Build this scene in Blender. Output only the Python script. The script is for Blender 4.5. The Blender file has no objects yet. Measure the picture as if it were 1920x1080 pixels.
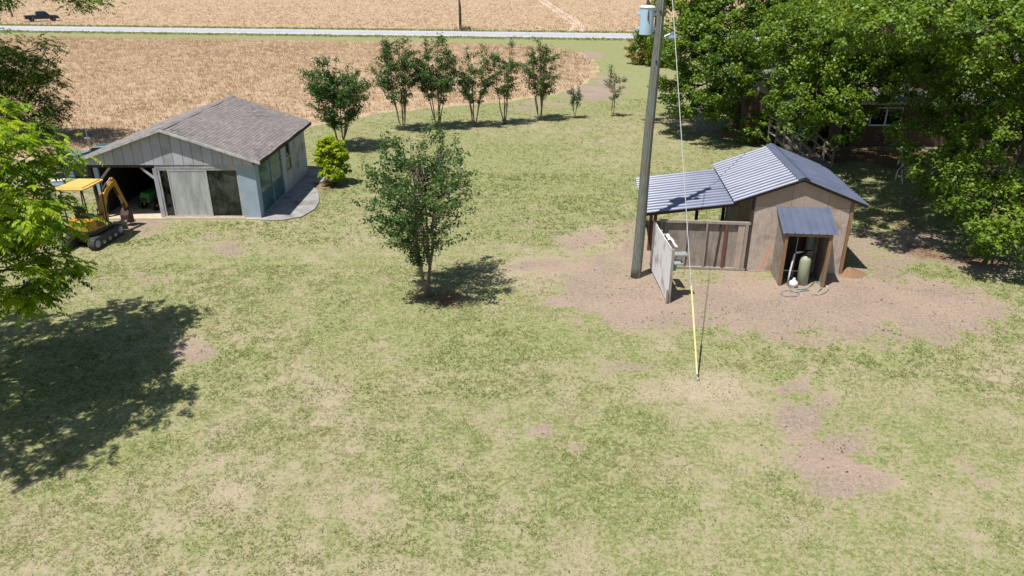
import bpy, math, random
import numpy as np
from mathutils import Vector, Matrix

S = bpy.context.scene
COL = S.collection
R = math.radians
rng = np.random.default_rng(7)
random.seed(7)

# ------------------------------------------------------------------ camera, sky, sun
F, P, H = 1380.0, R(23.6), 10.0           # focal length in photo pixels, pitch down, height
cam = bpy.data.cameras.new('camera'); camo = bpy.data.objects.new('camera', cam)
COL.objects.link(camo); S.camera = camo
camo.location = (0, 0, H); camo.rotation_euler = (R(90) - P, 0, 0)
cam.sensor_width = 36; cam.lens = 36 * F / 1920; cam.clip_end = 5000; cam.clip_start = 0.1

SUN_D = Vector((0.30, 0.29, -1.0)).normalized()
w = bpy.data.worlds.new('World'); S.world = w; w.use_nodes = True
nt = w.node_tree; bg = nt.nodes['Background']
sky = nt.nodes.new('ShaderNodeTexSky'); sky.sky_type = 'NISHITA'; sky.sun_disc = False
sky.sun_elevation = R(67); sky.sun_rotation = R(226); sky.air_density = 1.0; sky.dust_density = 1.0
nt.links.new(sky.outputs[0], bg.inputs[0]); bg.inputs[1].default_value = 0.075
sl = bpy.data.lights.new('sun', 'SUN'); slo = bpy.data.objects.new('sun', sl); COL.objects.link(slo)
sl.energy = 5.0; sl.angle = R(0.53); sl.color = (1.0, 0.95, 0.87)
slo.rotation_euler = SUN_D.to_track_quat('-Z', 'Y').to_euler(); slo.location = (-30, -20, 100)
S.view_settings.view_transform = 'Standard'; S.view_settings.look = 'None'
S.view_settings.exposure = 0.38; S.view_settings.gamma = 1.0
S.render.engine = 'CYCLES'

# ------------------------------------------------------------------ pixel -> place
def ray(px, py):
    u = (px - 960) / F; v = (540 - py) / F
    return np.array([u, math.cos(P) + v * math.sin(P), -math.sin(P) + v * math.cos(P)])
def G(px, py, z=0.0):
    d = ray(px, py); t = (z - H) / d[2]
    return np.array([0, 0, H]) + d * t

# ------------------------------------------------------------------ materials
def nmat(name, c1, c2=None, scale=4.0, rough=0.8, bump=0.0, metal=0.0, stretch=(1, 1, 1), detail=5,
         tint=None, spec=0.3, lo=0.35, hi=0.65, bscale=None, c3=None, scale3=1.0):
    m = bpy.data.materials.new(name); m.use_nodes = True
    n = m.node_tree.nodes; l = m.node_tree.links; b = n['Principled BSDF']
    b.inputs['Roughness'].default_value = rough; b.inputs['Metallic'].default_value = metal
    b.inputs['Specular IOR Level'].default_value = spec
    if c2 is None:
        c2 = tuple(x * 0.75 for x in c1)
    tc = n.new('ShaderNodeTexCoord'); mp = n.new('ShaderNodeMapping'); mp.inputs['Scale'].default_value = stretch
    l.new(tc.outputs['Object'], mp.inputs[0])
    no = n.new('ShaderNodeTexNoise'); no.inputs['Scale'].default_value = scale; no.inputs['Detail'].default_value = detail
    no.inputs['Roughness'].default_value = 0.65
    l.new(mp.outputs[0], no.inputs['Vector'])
    mr = n.new('ShaderNodeMapRange'); mr.inputs[1].default_value = lo; mr.inputs[2].default_value = hi
    l.new(no.outputs[0], mr.inputs[0])
    mx = n.new('ShaderNodeMix'); mx.data_type = 'RGBA'
    mx.inputs[6].default_value = (*c1, 1); mx.inputs[7].default_value = (*c2, 1)
    l.new(mr.outputs[0], mx.inputs[0]); out = mx.outputs[2]
    if c3 is not None:
        n3 = n.new('ShaderNodeTexNoise'); n3.inputs['Scale'].default_value = scale3; n3.inputs['Detail'].default_value = 6
        l.new(tc.outputs['Object'], n3.inputs['Vector'])
        r3 = n.new('ShaderNodeMapRange'); r3.inputs[1].default_value = 0.52; r3.inputs[2].default_value = 0.68
        l.new(n3.outputs[0], r3.inputs[0])
        m3 = n.new('ShaderNodeMix'); m3.data_type = 'RGBA'; m3.inputs[7].default_value = (*c3, 1)
        l.new(r3.outputs[0], m3.inputs[0]); l.new(out, m3.inputs[6]); out = m3.outputs[2]
    if tint is not None:
        at = n.new('ShaderNodeAttribute'); at.attribute_name = 'tint'
        mt = n.new('ShaderNodeMix'); mt.data_type = 'RGBA'; mt.inputs[7].default_value = (*tint, 1)
        l.new(at.outputs['Fac'], mt.inputs[0]); l.new(out, mt.inputs[6]); out = mt.outputs[2]
    l.new(out, b.inputs['Base Color'])
    if bump > 0:
        bp = n.new('ShaderNodeBump'); bp.inputs['Strength'].default_value = bump; bp.inputs['Distance'].default_value = 0.02
        if bscale:
            nb = n.new('ShaderNodeTexNoise'); nb.inputs['Scale'].default_value = bscale; nb.inputs['Detail'].default_value = 4
            l.new(mp.outputs[0], nb.inputs['Vector']); l.new(nb.outputs[0], bp.inputs['Height'])
        else:
            l.new(no.outputs[0], bp.inputs['Height'])
        l.new(bp.outputs[0], b.inputs['Normal'])
    return m

def leafmat(name, cols, rough=0.45, trans=0.35, spec=0.45, tcol=1.25):
    m = bpy.data.materials.new(name); m.use_nodes = True
    n = m.node_tree.nodes; l = m.node_tree.links; b = n['Principled BSDF']
    b.inputs['Roughness'].default_value = rough; b.inputs['Specular IOR Level'].default_value = spec
    at = n.new('ShaderNodeAttribute'); at.attribute_name = 'tint'
    cr = n.new('ShaderNodeValToRGB'); e = cr.color_ramp.elements
    while len(e) < len(cols): e.new(0.5)
    for i, c in enumerate(cols):
        e[i].position = i / (len(cols) - 1); e[i].color = (*c, 1)
    l.new(at.outputs['Fac'], cr.inputs[0]); l.new(cr.outputs[0], b.inputs['Base Color'])
    tr = n.new('ShaderNodeBsdfTranslucent')
    hs = n.new('ShaderNodeHueSaturation'); hs.inputs['Value'].default_value = tcol; hs.inputs['Saturation'].default_value = 1.1
    hs.inputs['Hue'].default_value = 0.49
    l.new(cr.outputs[0], hs.inputs['Color']); l.new(hs.outputs[0], tr.inputs[0])
    ms = n.new('ShaderNodeMixShader'); ms.inputs[0].default_value = trans
    l.new(b.outputs[0], ms.inputs[1]); l.new(tr.outputs[0], ms.inputs[2])
    l.new(ms.outputs[0], n['Material Output'].inputs[0])
    return m

def glassmat(name, dust, amount, scale=2.0, stretch=(1, 1, 1), lo=0.3, hi=0.8, rough=0.08, tintc=(0.55, 0.65, 0.65)):
    m = bpy.data.materials.new(name); m.use_nodes = True
    n = m.node_tree.nodes; l = m.node_tree.links; n.remove(n['Principled BSDF'])
    tr = n.new('ShaderNodeBsdfTransparent'); tr.inputs[0].default_value = (*tintc, 1)
    gl = n.new('ShaderNodeBsdfGlossy'); gl.inputs['Roughness'].default_value = rough; gl.inputs[0].default_value = (.8, .85, .9, 1)
    fr = n.new('ShaderNodeFresnel'); fr.inputs[0].default_value = 1.5
    m1 = n.new('ShaderNodeMixShader'); l.new(fr.outputs[0], m1.inputs[0]); l.new(tr.outputs[0], m1.inputs[1]); l.new(gl.outputs[0], m1.inputs[2])
    df = n.new('ShaderNodeBsdfDiffuse'); df.inputs[0].default_value = (*dust, 1)
    tc = n.new('ShaderNodeTexCoord'); mp = n.new('ShaderNodeMapping'); mp.inputs['Scale'].default_value = stretch
    l.new(tc.outputs['Object'], mp.inputs[0])
    no = n.new('ShaderNodeTexNoise'); no.inputs['Scale'].default_value = scale; no.inputs['Detail'].default_value = 7; no.inputs['Roughness'].default_value = 0.7
    l.new(mp.outputs[0], no.inputs['Vector'])
    mr = n.new('ShaderNodeMapRange'); mr.inputs[1].default_value = lo; mr.inputs[2].default_value = hi
    mr.inputs[3].default_value = max(0, amount - 0.25); mr.inputs[4].default_value = min(1, amount + 0.15)
    l.new(no.outputs[0], mr.inputs[0])
    m2 = n.new('ShaderNodeMixShader'); l.new(mr.outputs[0], m2.inputs[0]); l.new(m1.outputs[0], m2.inputs[1]); l.new(df.outputs[0], m2.inputs[2])
    l.new(m2.outputs[0], n['Material Output'].inputs[0])
    return m

M = {}
M['siding'] = nmat('siding_paint', (0.42, 0.42, 0.48), (0.34, 0.34, 0.385), 3.5, 0.75, 0.15, stretch=(3, 3, 0.6), c3=(0.30, 0.29, 0.31), scale3=1.6, tint=(0.47, 0.47, 0.54))
M['bluegrey'] = nmat('blue_grey_paint', (0.33, 0.41, 0.50), (0.28, 0.35, 0.44), 2.0, 0.6, 0.05)
M['sidewall'] = nmat('side_wall_paint', (0.52, 0.54, 0.60), (0.42, 0.44, 0.49), 2.0, 0.7, 0.1, stretch=(1, 1, .5), c3=(0.26, 0.24, 0.24), scale3=1.1)
M['trim'] = nmat('pale_trim', (0.47, 0.47, 0.47), (0.30, 0.29, 0.28), 5, 0.6, 0.1)
M['fascia'] = nmat('weathered_fascia', (0.58, 0.58, 0.59), (0.30, 0.29, 0.29), 3, 0.7, 0.1)
M['shingle'] = nmat('asphalt_shingle', (0.205, 0.183, 0.178), (0.145, 0.13, 0.129), 14, 0.95, 0.5, detail=8, tint=(0.25, 0.225, 0.215), bscale=60, c3=(0.115, 0.103, 0.103), scale3=0.45)
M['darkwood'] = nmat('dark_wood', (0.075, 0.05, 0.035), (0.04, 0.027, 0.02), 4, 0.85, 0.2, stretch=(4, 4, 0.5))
M['concrete'] = nmat('concrete', (0.33, 0.32, 0.31), (0.22, 0.215, 0.215), 1.6, 0.9, 0.25, bscale=25, c3=(0.13, 0.127, 0.125), scale3=0.9)
M['sandy'] = nmat('sandy_concrete', (0.55, 0.46, 0.33), (0.43, 0.36, 0.28), 2.5, 0.95, 0.2)
M['alu'] = nmat('aluminium_frame', (0.55, 0.56, 0.57), (0.42, 0.43, 0.44), 6, 0.4, 0, metal=0.3)
M['teal'] = nmat('teal_frame_paint', (0.20, 0.36, 0.40), (0.16, 0.29, 0.33), 5, 0.5)
M['dustglass'] = glassmat('dusty_glass', (0.55, 0.57, 0.58), 0.68, 2.6, (1.6, 1, 0.3), 0.34, 0.64, 0.25)
M['darkglass'] = glassmat('dark_glass', (0.36, 0.38, 0.39), 0.20, 1.2, (1, 1, 1), 0.42, 0.9, 0.05, (0.6, 0.7, 0.7))
M['tealglass'] = glassmat('teal_glass', (0.20, 0.34, 0.36), 0.45, 1.1, (1, 1, .6), 0.3, 0.75, 0.08, (0.4, 0.62, 0.62))
M['winglass'] = glassmat('window_glass', (0.10, 0.10, 0.10), 0.2, 2, (1, 1, 1), 0.3, 0.8, 0.03, (0.35, 0.37, 0.38))
M['ply'] = nmat('weathered_plywood', (0.52, 0.45, 0.405), (0.36, 0.295, 0.25), 5, 0.9, 0.3, stretch=(2.2, 1, 0.7), detail=8, c3=(0.30, 0.225, 0.175), scale3=2.0, tint=(0.36, 0.265, 0.20))
M['plygrey'] = nmat('grey_plywood', (0.33, 0.285, 0.25), (0.23, 0.195, 0.17), 5, 0.9, 0.25, stretch=(2, 1, .6), c3=(0.2, 0.165, 0.14), scale3=2)
M['stud'] = nmat('weathered_stud', (0.36, 0.32, 0.28), (0.24, 0.2, 0.17), 5, 0.9, 0.2, stretch=(5, 5, 0.6))
M['redwood'] = nmat('red_brown_board', (0.20, 0.075, 0.055), (0.13, 0.055, 0.04), 4, 0.85, 0.1, stretch=(4, 4, .6))
M['brownpost'] = nmat('brown_post', (0.30, 0.18, 0.10), (0.19, 0.11, 0.065), 5, 0.85, 0.25, stretch=(5, 5, .6))
M['roofmetal'] = nmat('blue_grey_metal_roof', (0.14, 0.163, 0.245), (0.11, 0.128, 0.195), 1.5, 0.31, 0, metal=0.0, spec=0.5, detail=6, c3=(0.10, 0.115, 0.17), scale3=0.8)
M['mainroof'] = nmat('blue_grey_gable_metal', (0.125, 0.146, 0.22), (0.098, 0.115, 0.175), 1.5, 0.43, 0, metal=0.0, spec=0.45, detail=6, c3=(0.09, 0.104, 0.155), scale3=0.8)
M['awnmetal'] = nmat('dark_metal_awning', (0.10, 0.12, 0.18), (0.08, 0.096, 0.145), 2, 0.5, 0, metal=0.0, spec=0.35)
M['whitepaint'] = nmat('peeling_white_paint', (0.76, 0.75, 0.78), (0.62, 0.61, 0.64), 4, 0.8, 0.3, stretch=(1, 3, .5), c3=(0.40, 0.35, 0.31), scale3=1.8)
M['white'] = nmat('white_plastic', (0.75, 0.75, 0.76), (0.6, 0.6, 0.61), 5, 0.5)
M['pole'] = nmat('treated_pole_wood', (0.20, 0.215, 0.185), (0.10, 0.105, 0.09), 6, 0.9, 0.5, stretch=(6, 6, 0.5), detail=8, c3=(0.165, 0.13, 0.10), scale3=0.9)
M['transformer'] = nmat('pale_blue_enamel', (0.43, 0.59, 0.74), (0.39, 0.54, 0.68), 2, 0.35, spec=0.5)
M['porcelain'] = nmat('brown_porcelain', (0.10, 0.07, 0.09), (0.07, 0.05, 0.06), 5, 0.25)
M['steel'] = nmat('galvanised_steel', (0.42, 0.43, 0.45), (0.33, 0.34, 0.36), 8, 0.45, metal=0.5)
M['wire'] = nmat('grey_wire', (0.45, 0.46, 0.47), (0.38, 0.38, 0.4), 8, 0.5)
M['blackwire'] = nmat('black_wire', (0.02, 0.02, 0.02), (0.03, 0.03, 0.03), 8, 0.6)
M['yellowguard'] = nmat('yellow_plastic', (0.74, 0.67, 0.32), (0.66, 0.59, 0.27), 3, 0.5)
M['cat'] = nmat('yellow_machine_paint', (0.52, 0.27, 0.03), (0.45, 0.23, 0.028), 4, 0.45, spec=0.4, c3=(0.33, 0.18, 0.04), scale3=3)
M['catroof'] = nmat('canopy_yellow_paint', (0.66, 0.43, 0.12), (0.60, 0.38, 0.10), 3, 0.5)
M['black'] = nmat('black_rubber', (0.018, 0.018, 0.02), (0.028, 0.027, 0.027), 8, 0.75, 0.1)
M['blacksteel'] = nmat('black_steel', (0.02, 0.02, 0.022), (0.035, 0.033, 0.032), 6, 0.5)
M['grime'] = nmat('worn_track_rubber', (0.05, 0.05, 0.055), (0.09, 0.085, 0.08), 7, 0.7, 0.2)
M['bucket'] = nmat('worn_bucket_steel', (0.04, 0.03, 0.025), (0.10, 0.06, 0.045), 6, 0.6, 0.2)
M['bladedust'] = nmat('dusty_blade', (0.42, 0.35, 0.24), (0.30, 0.25, 0.17), 5, 0.85)
M['bluecloth'] = nmat('blue_cloth', (0.10, 0.17, 0.38), (0.2, 0.28, 0.45), 7, 0.9)
M['green'] = nmat('green_machine_paint', (0.05, 0.20, 0.045), (0.045, 0.17, 0.04), 4, 0.4)
M['yel'] = nmat('bright_yellow_paint', (0.66, 0.52, 0.03), (0.6, 0.45, 0.03), 4, 0.4)
M['navy'] = nmat('dark_navy_car_paint', (0.012, 0.018, 0.035), (0.015, 0.022, 0.042), 3, 0.2, spec=0.6)
M['carglass'] = nmat('tinted_car_glass', (0.015, 0.03, 0.05), (0.012, 0.025, 0.045), 3, 0.08, spec=0.7)
M['redlens'] = nmat('red_lens', (0.3, 0.02, 0.02), (0.25, 0.02, 0.02), 3, 0.3)
M['bark'] = nmat('grey_brown_bark', (0.15, 0.12, 0.095), (0.08, 0.062, 0.05), 7, 0.95, 0.6, stretch=(3, 3, .6))
M['cmbark'] = nmat('smooth_pale_bark', (0.26, 0.20, 0.155), (0.16, 0.12, 0.09), 6, 0.85, 0.2, stretch=(2, 2, .6))
M['deadwood'] = nmat('dead_grey_wood', (0.58, 0.54, 0.54), (0.44, 0.40, 0.40), 8, 0.9)
M['deck'] = nmat('weathered_deck', (0.26, 0.22, 0.19), (0.17, 0.14, 0.12), 5, 0.9, 0.2, stretch=(4, 1, 4))
M['tank'] = nmat('sage_fibreglass', (0.34, 0.36, 0.25), (0.3, 0.32, 0.22), 4, 0.5)
M['tankgrey'] = nmat('grey_green_tank', (0.22, 0.25, 0.22), (0.18, 0.2, 0.18), 4, 0.5)
M['hose'] = nmat('green_hose', (0.16, 0.26, 0.20), (0.2, 0.3, 0.25), 5, 0.6)
M['hosegrey'] = nmat('grey_hose', (0.24, 0.26, 0.27), (0.18, 0.2, 0.2), 5, 0.6)
M['mintgreen'] = nmat('mint_plastic', (0.12, 0.42, 0.34), (0.1, 0.36, 0.3), 5, 0.5)
M['metalgrey'] = nmat('grey_sheet_metal', (0.34, 0.36, 0.37), (0.26, 0.27, 0.28), 5, 0.5, metal=0.2)
M['bluebox'] = nmat('faded_blue_grey_panel', (0.15, 0.22, 0.29), (0.11, 0.165, 0.22), 3, 0.6)
M['darkteal'] = nmat('dark_teal_panel', (0.05, 0.10, 0.115), (0.04, 0.08, 0.09), 3, 0.5)
M['lumber'] = nmat('old_lumber', (0.42, 0.37, 0.32), (0.28, 0.24, 0.2), 5, 0.9, 0.1, stretch=(1, 5, 5))
M['tanlumber'] = nmat('tan_lumber', (0.46, 0.31, 0.16), (0.36, 0.24, 0.12), 5, 0.9, 0.1, stretch=(5, 1, 5))
M['road'] = nmat('worn_asphalt', (0.40, 0.41, 0.455), (0.34, 0.35, 0.39), 1.2, 0.9, 0.1, detail=8, c3=(0.36, 0.365, 0.40), scale3=0.15)
M['roadwhite'] = nmat('white_road_paint', (0.78, 0.79, 0.78), (0.66, 0.67, 0.66), 3, 0.7)
M['roadyellow'] = nmat('yellow_road_paint', (0.55, 0.42, 0.12), (0.46, 0.36, 0.12), 3, 0.7)
M['track'] = nmat('driven_pale_soil', (0.56, 0.45, 0.36), (0.48, 0.38, 0.29), 1.5, 0.95, 0.1)
M['drive'] = nmat('pale_concrete_drive', (0.40, 0.40, 0.42), (0.33, 0.33, 0.345), 1.0, 0.9, 0.1)
M['mound'] = nmat('orange_brown_soil', (0.27, 0.165, 0.10), (0.18, 0.105, 0.065), 12, 0.95, 0.5)
M['orange'] = nmat('orange_marker', (0.65, 0.18, 0.05), (0.55, 0.15, 0.05), 3, 0.6)
M['straw'] = leafmat('straw_stalks', [(0.27, 0.19, 0.115), (0.42, 0.305, 0.195), (0.54, 0.415, 0.285)], 0.85, 0.3, 0.05, 1.0)
M['grass'] = leafmat('grass_blades', [(0.125, 0.175, 0.045), (0.195, 0.235, 0.075), (0.32, 0.31, 0.155), (0.48, 0.405, 0.28)], 0.8, 0.38, 0.05, 1.1)
M['litter'] = leafmat('dry_leaf_litter', [(0.06, 0.04, 0.03), (0.17, 0.10, 0.06), (0.30, 0.19, 0.12), (0.48, 0.38, 0.27)], 0.85, 0.1, 0.1, 1.0)
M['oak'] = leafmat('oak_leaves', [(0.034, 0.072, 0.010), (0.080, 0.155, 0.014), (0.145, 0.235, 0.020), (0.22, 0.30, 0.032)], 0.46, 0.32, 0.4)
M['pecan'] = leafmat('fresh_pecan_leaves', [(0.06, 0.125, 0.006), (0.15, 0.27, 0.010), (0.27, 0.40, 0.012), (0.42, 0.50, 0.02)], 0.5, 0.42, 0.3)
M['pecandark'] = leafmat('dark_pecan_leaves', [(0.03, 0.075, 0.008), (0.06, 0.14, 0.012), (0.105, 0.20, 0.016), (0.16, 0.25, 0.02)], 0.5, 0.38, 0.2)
M['myrtle'] = leafmat('myrtle_leaves', [(0.028, 0.066, 0.016), (0.054, 0.118, 0.026), (0.09, 0.17, 0.036), (0.165, 0.21, 0.055)], 0.45, 0.32, 0.35)
M['limebush'] = leafmat('lime_shrub_leaves', [(0.08, 0.16, 0.008), (0.18, 0.30, 0.012), (0.31, 0.42, 0.012), (0.48, 0.52, 0.015)], 0.5, 0.38, 0.3)
M['rustbush'] = leafmat('rusty_shrub_leaves', [(0.08, 0.13, 0.02), (0.17, 0.20, 0.03), (0.26, 0.19, 0.035), (0.34, 0.20, 0.04)], 0.55, 0.3, 0.3)
M['drybush'] = leafmat('dry_shrub_leaves', [(0.08, 0.075, 0.04), (0.16, 0.12, 0.08), (0.22, 0.17, 0.13), (0.13, 0.15, 0.05)], 0.6, 0.2, 0.2)

def brickmat():
    m = bpy.data.materials.new('red_brick'); m.use_nodes = True
    n = m.node_tree.nodes; l = m.node_tree.links; b = n['Principled BSDF']; b.inputs['Roughness'].default_value = 0.9
    tc = n.new('ShaderNodeTexCoord'); sx = n.new('ShaderNodeSeparateXYZ'); l.new(tc.outputs['Object'], sx.inputs[0])
    ad = n.new('ShaderNodeMath'); ad.operation = 'ADD'; l.new(sx.outputs[0], ad.inputs[0]); l.new(sx.outputs[1], ad.inputs[1])
    cx = n.new('ShaderNodeCombineXYZ'); l.new(ad.outputs[0], cx.inputs[0]); l.new(sx.outputs[2], cx.inputs[1])
    br = n.new('ShaderNodeTexBrick'); br.inputs['Scale'].default_value = 1.0
    br.inputs['Color1'].default_value = (0.11, 0.04, 0.03, 1); br.inputs['Color2'].default_value = (0.075, 0.03, 0.024, 1)
    br.inputs['Mortar'].default_value = (0.13, 0.11, 0.10, 1); br.inputs['Mortar Size'].default_value = 0.008
    br.inputs['Brick Width'].default_value = 0.21; br.inputs['Row Height'].default_value = 0.075
    l.new(cx.outputs[0], br.inputs['Vector']); l.new(br.outputs[0], b.inputs['Base Color'])
    return m
M['brick'] = brickmat()

def plystreak():
    """plywood with a stray streak of orange marking paint, at its place on the shed front"""
    m = M['ply'].copy(); m.name = 'plywood_with_orange_spray'
    n = m.node_tree.nodes; l = m.node_tree.links; b = n['Principled BSDF']
    old = b.inputs['Base Color'].links[0].from_socket
    tc = n.new('ShaderNodeTexCoord'); sx = n.new('ShaderNodeSeparateXYZ'); l.new(tc.outputs['Object'], sx.inputs[0])
    # distance from the slanted line x = 0.50 + 0.30 z
    a = n.new('ShaderNodeMath'); a.operation = 'MULTIPLY_ADD'; a.inputs[1].default_value = -0.30; l.new(sx.outputs[2], a.inputs[0]); l.new(sx.outputs[0], a.inputs[2])
    s = n.new('ShaderNodeMath'); s.operation = 'SUBTRACT'; s.inputs[1].default_value = 0.50; l.new(a.outputs[0], s.inputs[0])
    ab = n.new('ShaderNodeMath'); ab.operation = 'ABSOLUTE'; l.new(s.outputs[0], ab.inputs[0])
    mr = n.new('ShaderNodeMapRange'); mr.inputs[1].default_value = 0.0; mr.inputs[2].default_value = 0.13; mr.inputs[3].default_value = 0.8; mr.inputs[4].default_value = 0
    l.new(ab.outputs[0], mr.inputs[0])
    zr = n.new('ShaderNodeMapRange'); zr.inputs[1].default_value = 0.75; zr.inputs[2].default_value = 1.25; zr.inputs[3].default_value = 1; zr.inputs[4].default_value = 0
    l.new(sx.outputs[2], zr.inputs[0])
    no = n.new('ShaderNodeTexNoise'); no.inputs['Scale'].default_value = 9; l.new(tc.outputs['Object'], no.inputs['Vector'])
    nr = n.new('ShaderNodeMapRange'); nr.inputs[1].default_value = 0.35; nr.inputs[2].default_value = 0.6; l.new(no.outputs[0], nr.inputs[0])
    m1 = n.new('ShaderNodeMath'); m1.operation = 'MULTIPLY'; l.new(mr.outputs[0], m1.inputs[0]); l.new(zr.outputs[0], m1.inputs[1])
    m2 = n.new('ShaderNodeMath'); m2.operation = 'MULTIPLY'; l.new(m1.outputs[0], m2.inputs[0]); l.new(nr.outputs[0], m2.inputs[1])
    mx = n.new('ShaderNodeMix'); mx.data_type = 'RGBA'; mx.inputs[7].default_value = (0.75, 0.24, 0.10, 1)
    l.new(m2.outputs[0], mx.inputs[0]); l.new(old, mx.inputs[6]); l.new(mx.outputs[2], b.inputs['Base Color'])
    return m
M['plyspray'] = plystreak()

# ------------------------------------------------------------------ mesh helpers
def tag(o, label=None, cat=None, group=None, kind=None):
    if label: o['label'] = label
    if cat: o['category'] = cat
    if group: o['group'] = group
    if kind: o['kind'] = kind
    return o
def thing(name, label, cat, loc=(0, 0, 0), rz=0.0, group=None):
    o = bpy.data.objects.new(name, None); COL.objects.link(o)
    o.location = tuple(float(v) for v in loc); o.rotation_euler = (0, 0, rz); o.empty_display_size = 0.3
    return tag(o, label, cat, group)
def link(name, me, mat, parent=None):
    o = bpy.data.objects.new(name, me); COL.objects.link(o)
    if mat is not None: me.materials.append(mat)
    if parent is not None: o.parent = parent
    return o
def raw(name, V, Fc, k, mat, parent=None, tint=None, smooth=False):
    """V (n,3) floats, Fc (m,k) ints -> mesh object"""
    me = bpy.data.meshes.new(name)
    V = np.asarray(V, np.float32); Fc = np.asarray(Fc, np.int32)
    me.vertices.add(len(V)); me.vertices.foreach_set('co', V.ravel())
    me.loops.add(Fc.size); me.loops.foreach_set('vertex_index', Fc.ravel())
    me.polygons.add(len(Fc)); me.polygons.foreach_set('loop_start', np.arange(0, Fc.size, k, dtype=np.int32))
    try: me.polygons.foreach_set('loop_total', np.full(len(Fc), k, np.int32))
    except Exception: pass
    if tint is not None:
        a = me.attributes.new('tint', 'FLOAT', 'FACE'); a.data.foreach_set('value', np.asarray(tint, np.float32))
    me.update(calc_edges=True); me.validate()
    if smooth: me.shade_smooth()
    return link(name, me, mat, parent)

class MB:
    def __init__(s, off=(0, 0, 0)): s.v = []; s.f = []; s.t = []; s.off = np.array(off, float); s.tint = 0.0
    def add(s, vs, fs):
        b = len(s.v); s.v += [tuple(np.asarray(q, float) - s.off) for q in vs]
        s.f += [tuple(b + i for i in f) for f in fs]; s.t += [s.tint] * len(fs); return s
    def box(s, a, b):
        (x0, y0, z0), (x1, y1, z1) = a, b
        return s.add([(x0, y0, z0), (x1, y0, z0), (x1, y1, z0), (x0, y1, z0), (x0, y0, z1), (x1, y0, z1), (x1, y1, z1), (x0, y1, z1)],
                     [(0, 3, 2, 1), (4, 5, 6, 7), (0, 1, 5, 4), (1, 2, 6, 5), (2, 3, 7, 6), (3, 0, 4, 7)])
    def beam(s, p, q, wd, hg, up=(0, 0, 1)):
        p = np.array(p, float); q = np.array(q, float); d = q - p; d /= np.linalg.norm(d)
        u = np.array(up, float)
        if abs(d @ u) > 0.97: u = np.array([0, 1.0, 0])
        r = np.cross(d, u); r /= np.linalg.norm(r); u = np.cross(r, d)
        r = r * wd / 2; u = u * hg / 2
        vs = [p - r - u, p + r - u, p + r + u, p - r + u, q - r - u, q + r - u, q + r + u, q - r + u]
        return s.add(vs, [(0, 1, 2, 3), (4, 7, 6, 5), (0, 4, 5, 1), (1, 5, 6, 2), (2, 6, 7, 3), (3, 7, 4, 0)])
    def tube(s, pts, rad, n=8, cap=True):
        pts = [np.array(p, float) for p in pts]; m = len(pts)
        if np.isscalar(rad): rad = [rad] * m
        vs = []; ref = np.array([0.31, 0.17, 0.93])
        for i, p in enumerate(pts):
            d = pts[min(i + 1, m - 1)] - pts[max(i - 1, 0)]; d = d / (np.linalg.norm(d) + 1e-9)
            if abs(d @ ref) > 0.95: rr = np.array([1.0, 0, 0])
            else: rr = ref
            a = np.cross(d, rr); a /= np.linalg.norm(a); b = np.cross(d, a)
            for k in range(n):
                t = 2 * math.pi * k / n; vs.append(p + (a * math.cos(t) + b * math.sin(t)) * rad[i])
        fs = []
        for i in range(m - 1):
            for k in range(n):
                k2 = (k + 1) % n; fs.append((i * n + k, i * n + k2, (i + 1) * n + k2, (i + 1) * n + k))
        if cap: fs.append(tuple(range(n - 1, -1, -1))); fs.append(tuple((m - 1) * n + k for k in range(n)))
        return s.add(vs, fs)
    def lathe(s, prof, c=(0, 0, 0), n=20, axis='z'):
        vs = []; fs = []
        for (r, h) in prof:
            for k in range(n):
                t = 2 * math.pi * k / n; x, y = r * math.cos(t), r * math.sin(t)
                q = (x, y, h) if axis == 'z' else ((h, x, y) if axis == 'x' else (x, h, y))
                vs.append((c[0] + q[0], c[1] + q[1], c[2] + q[2]))
        m = len(prof)
        for i in range(m - 1):
            for k in range(n):
                k2 = (k + 1) % n; fs.append((i * n + k, i * n + k2, (i + 1) * n + k2, (i + 1) * n + k))
        fs.append(tuple(range(n - 1, -1, -1))); fs.append(tuple((m - 1) * n + k for k in range(n)))
        return s.add(vs, fs)
    def prism(s, poly, a, b, axis):
        """poly of 2D points swept along axis from a to b (x: poly=(y,z); y: poly=(x,z); z: poly=(x,y))"""
        def mk(p, h): return {'x': (h, p[0], p[1]), 'y': (p[0], h, p[1]), 'z': (p[0], p[1], h)}[axis]
        n = len(poly); vs = [mk(p, a) for p in poly] + [mk(p, b) for p in poly]
        fs = [tuple(range(n - 1, -1, -1)), tuple(range(n, 2 * n))] + [(i, (i + 1) % n, n + (i + 1) % n, n + i) for i in range(n)]
        return s.add(vs, fs)
    def build(s, name, mat, parent=None, smooth=False, bevel=0.0):
        me = bpy.data.meshes.new(name); me.from_pydata(s.v, [], s.f)
        if any(s.t):
            a = me.attributes.new('tint', 'FLOAT', 'FACE'); a.data.foreach_set('value', np.array(s.t, np.float32))
        if smooth: me.shade_smooth()
        import bmesh
        bm = bmesh.new(); bm.from_mesh(me); bmesh.ops.recalc_face_normals(bm, faces=bm.faces); bm.to_mesh(me); bm.free()
        o = link(name, me, mat, parent)
        if bevel:
            md = o.modifiers.new('bevel', 'BEVEL'); md.width = bevel; md.segments = 2; md.limit_method = 'ANGLE'
        return o

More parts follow.
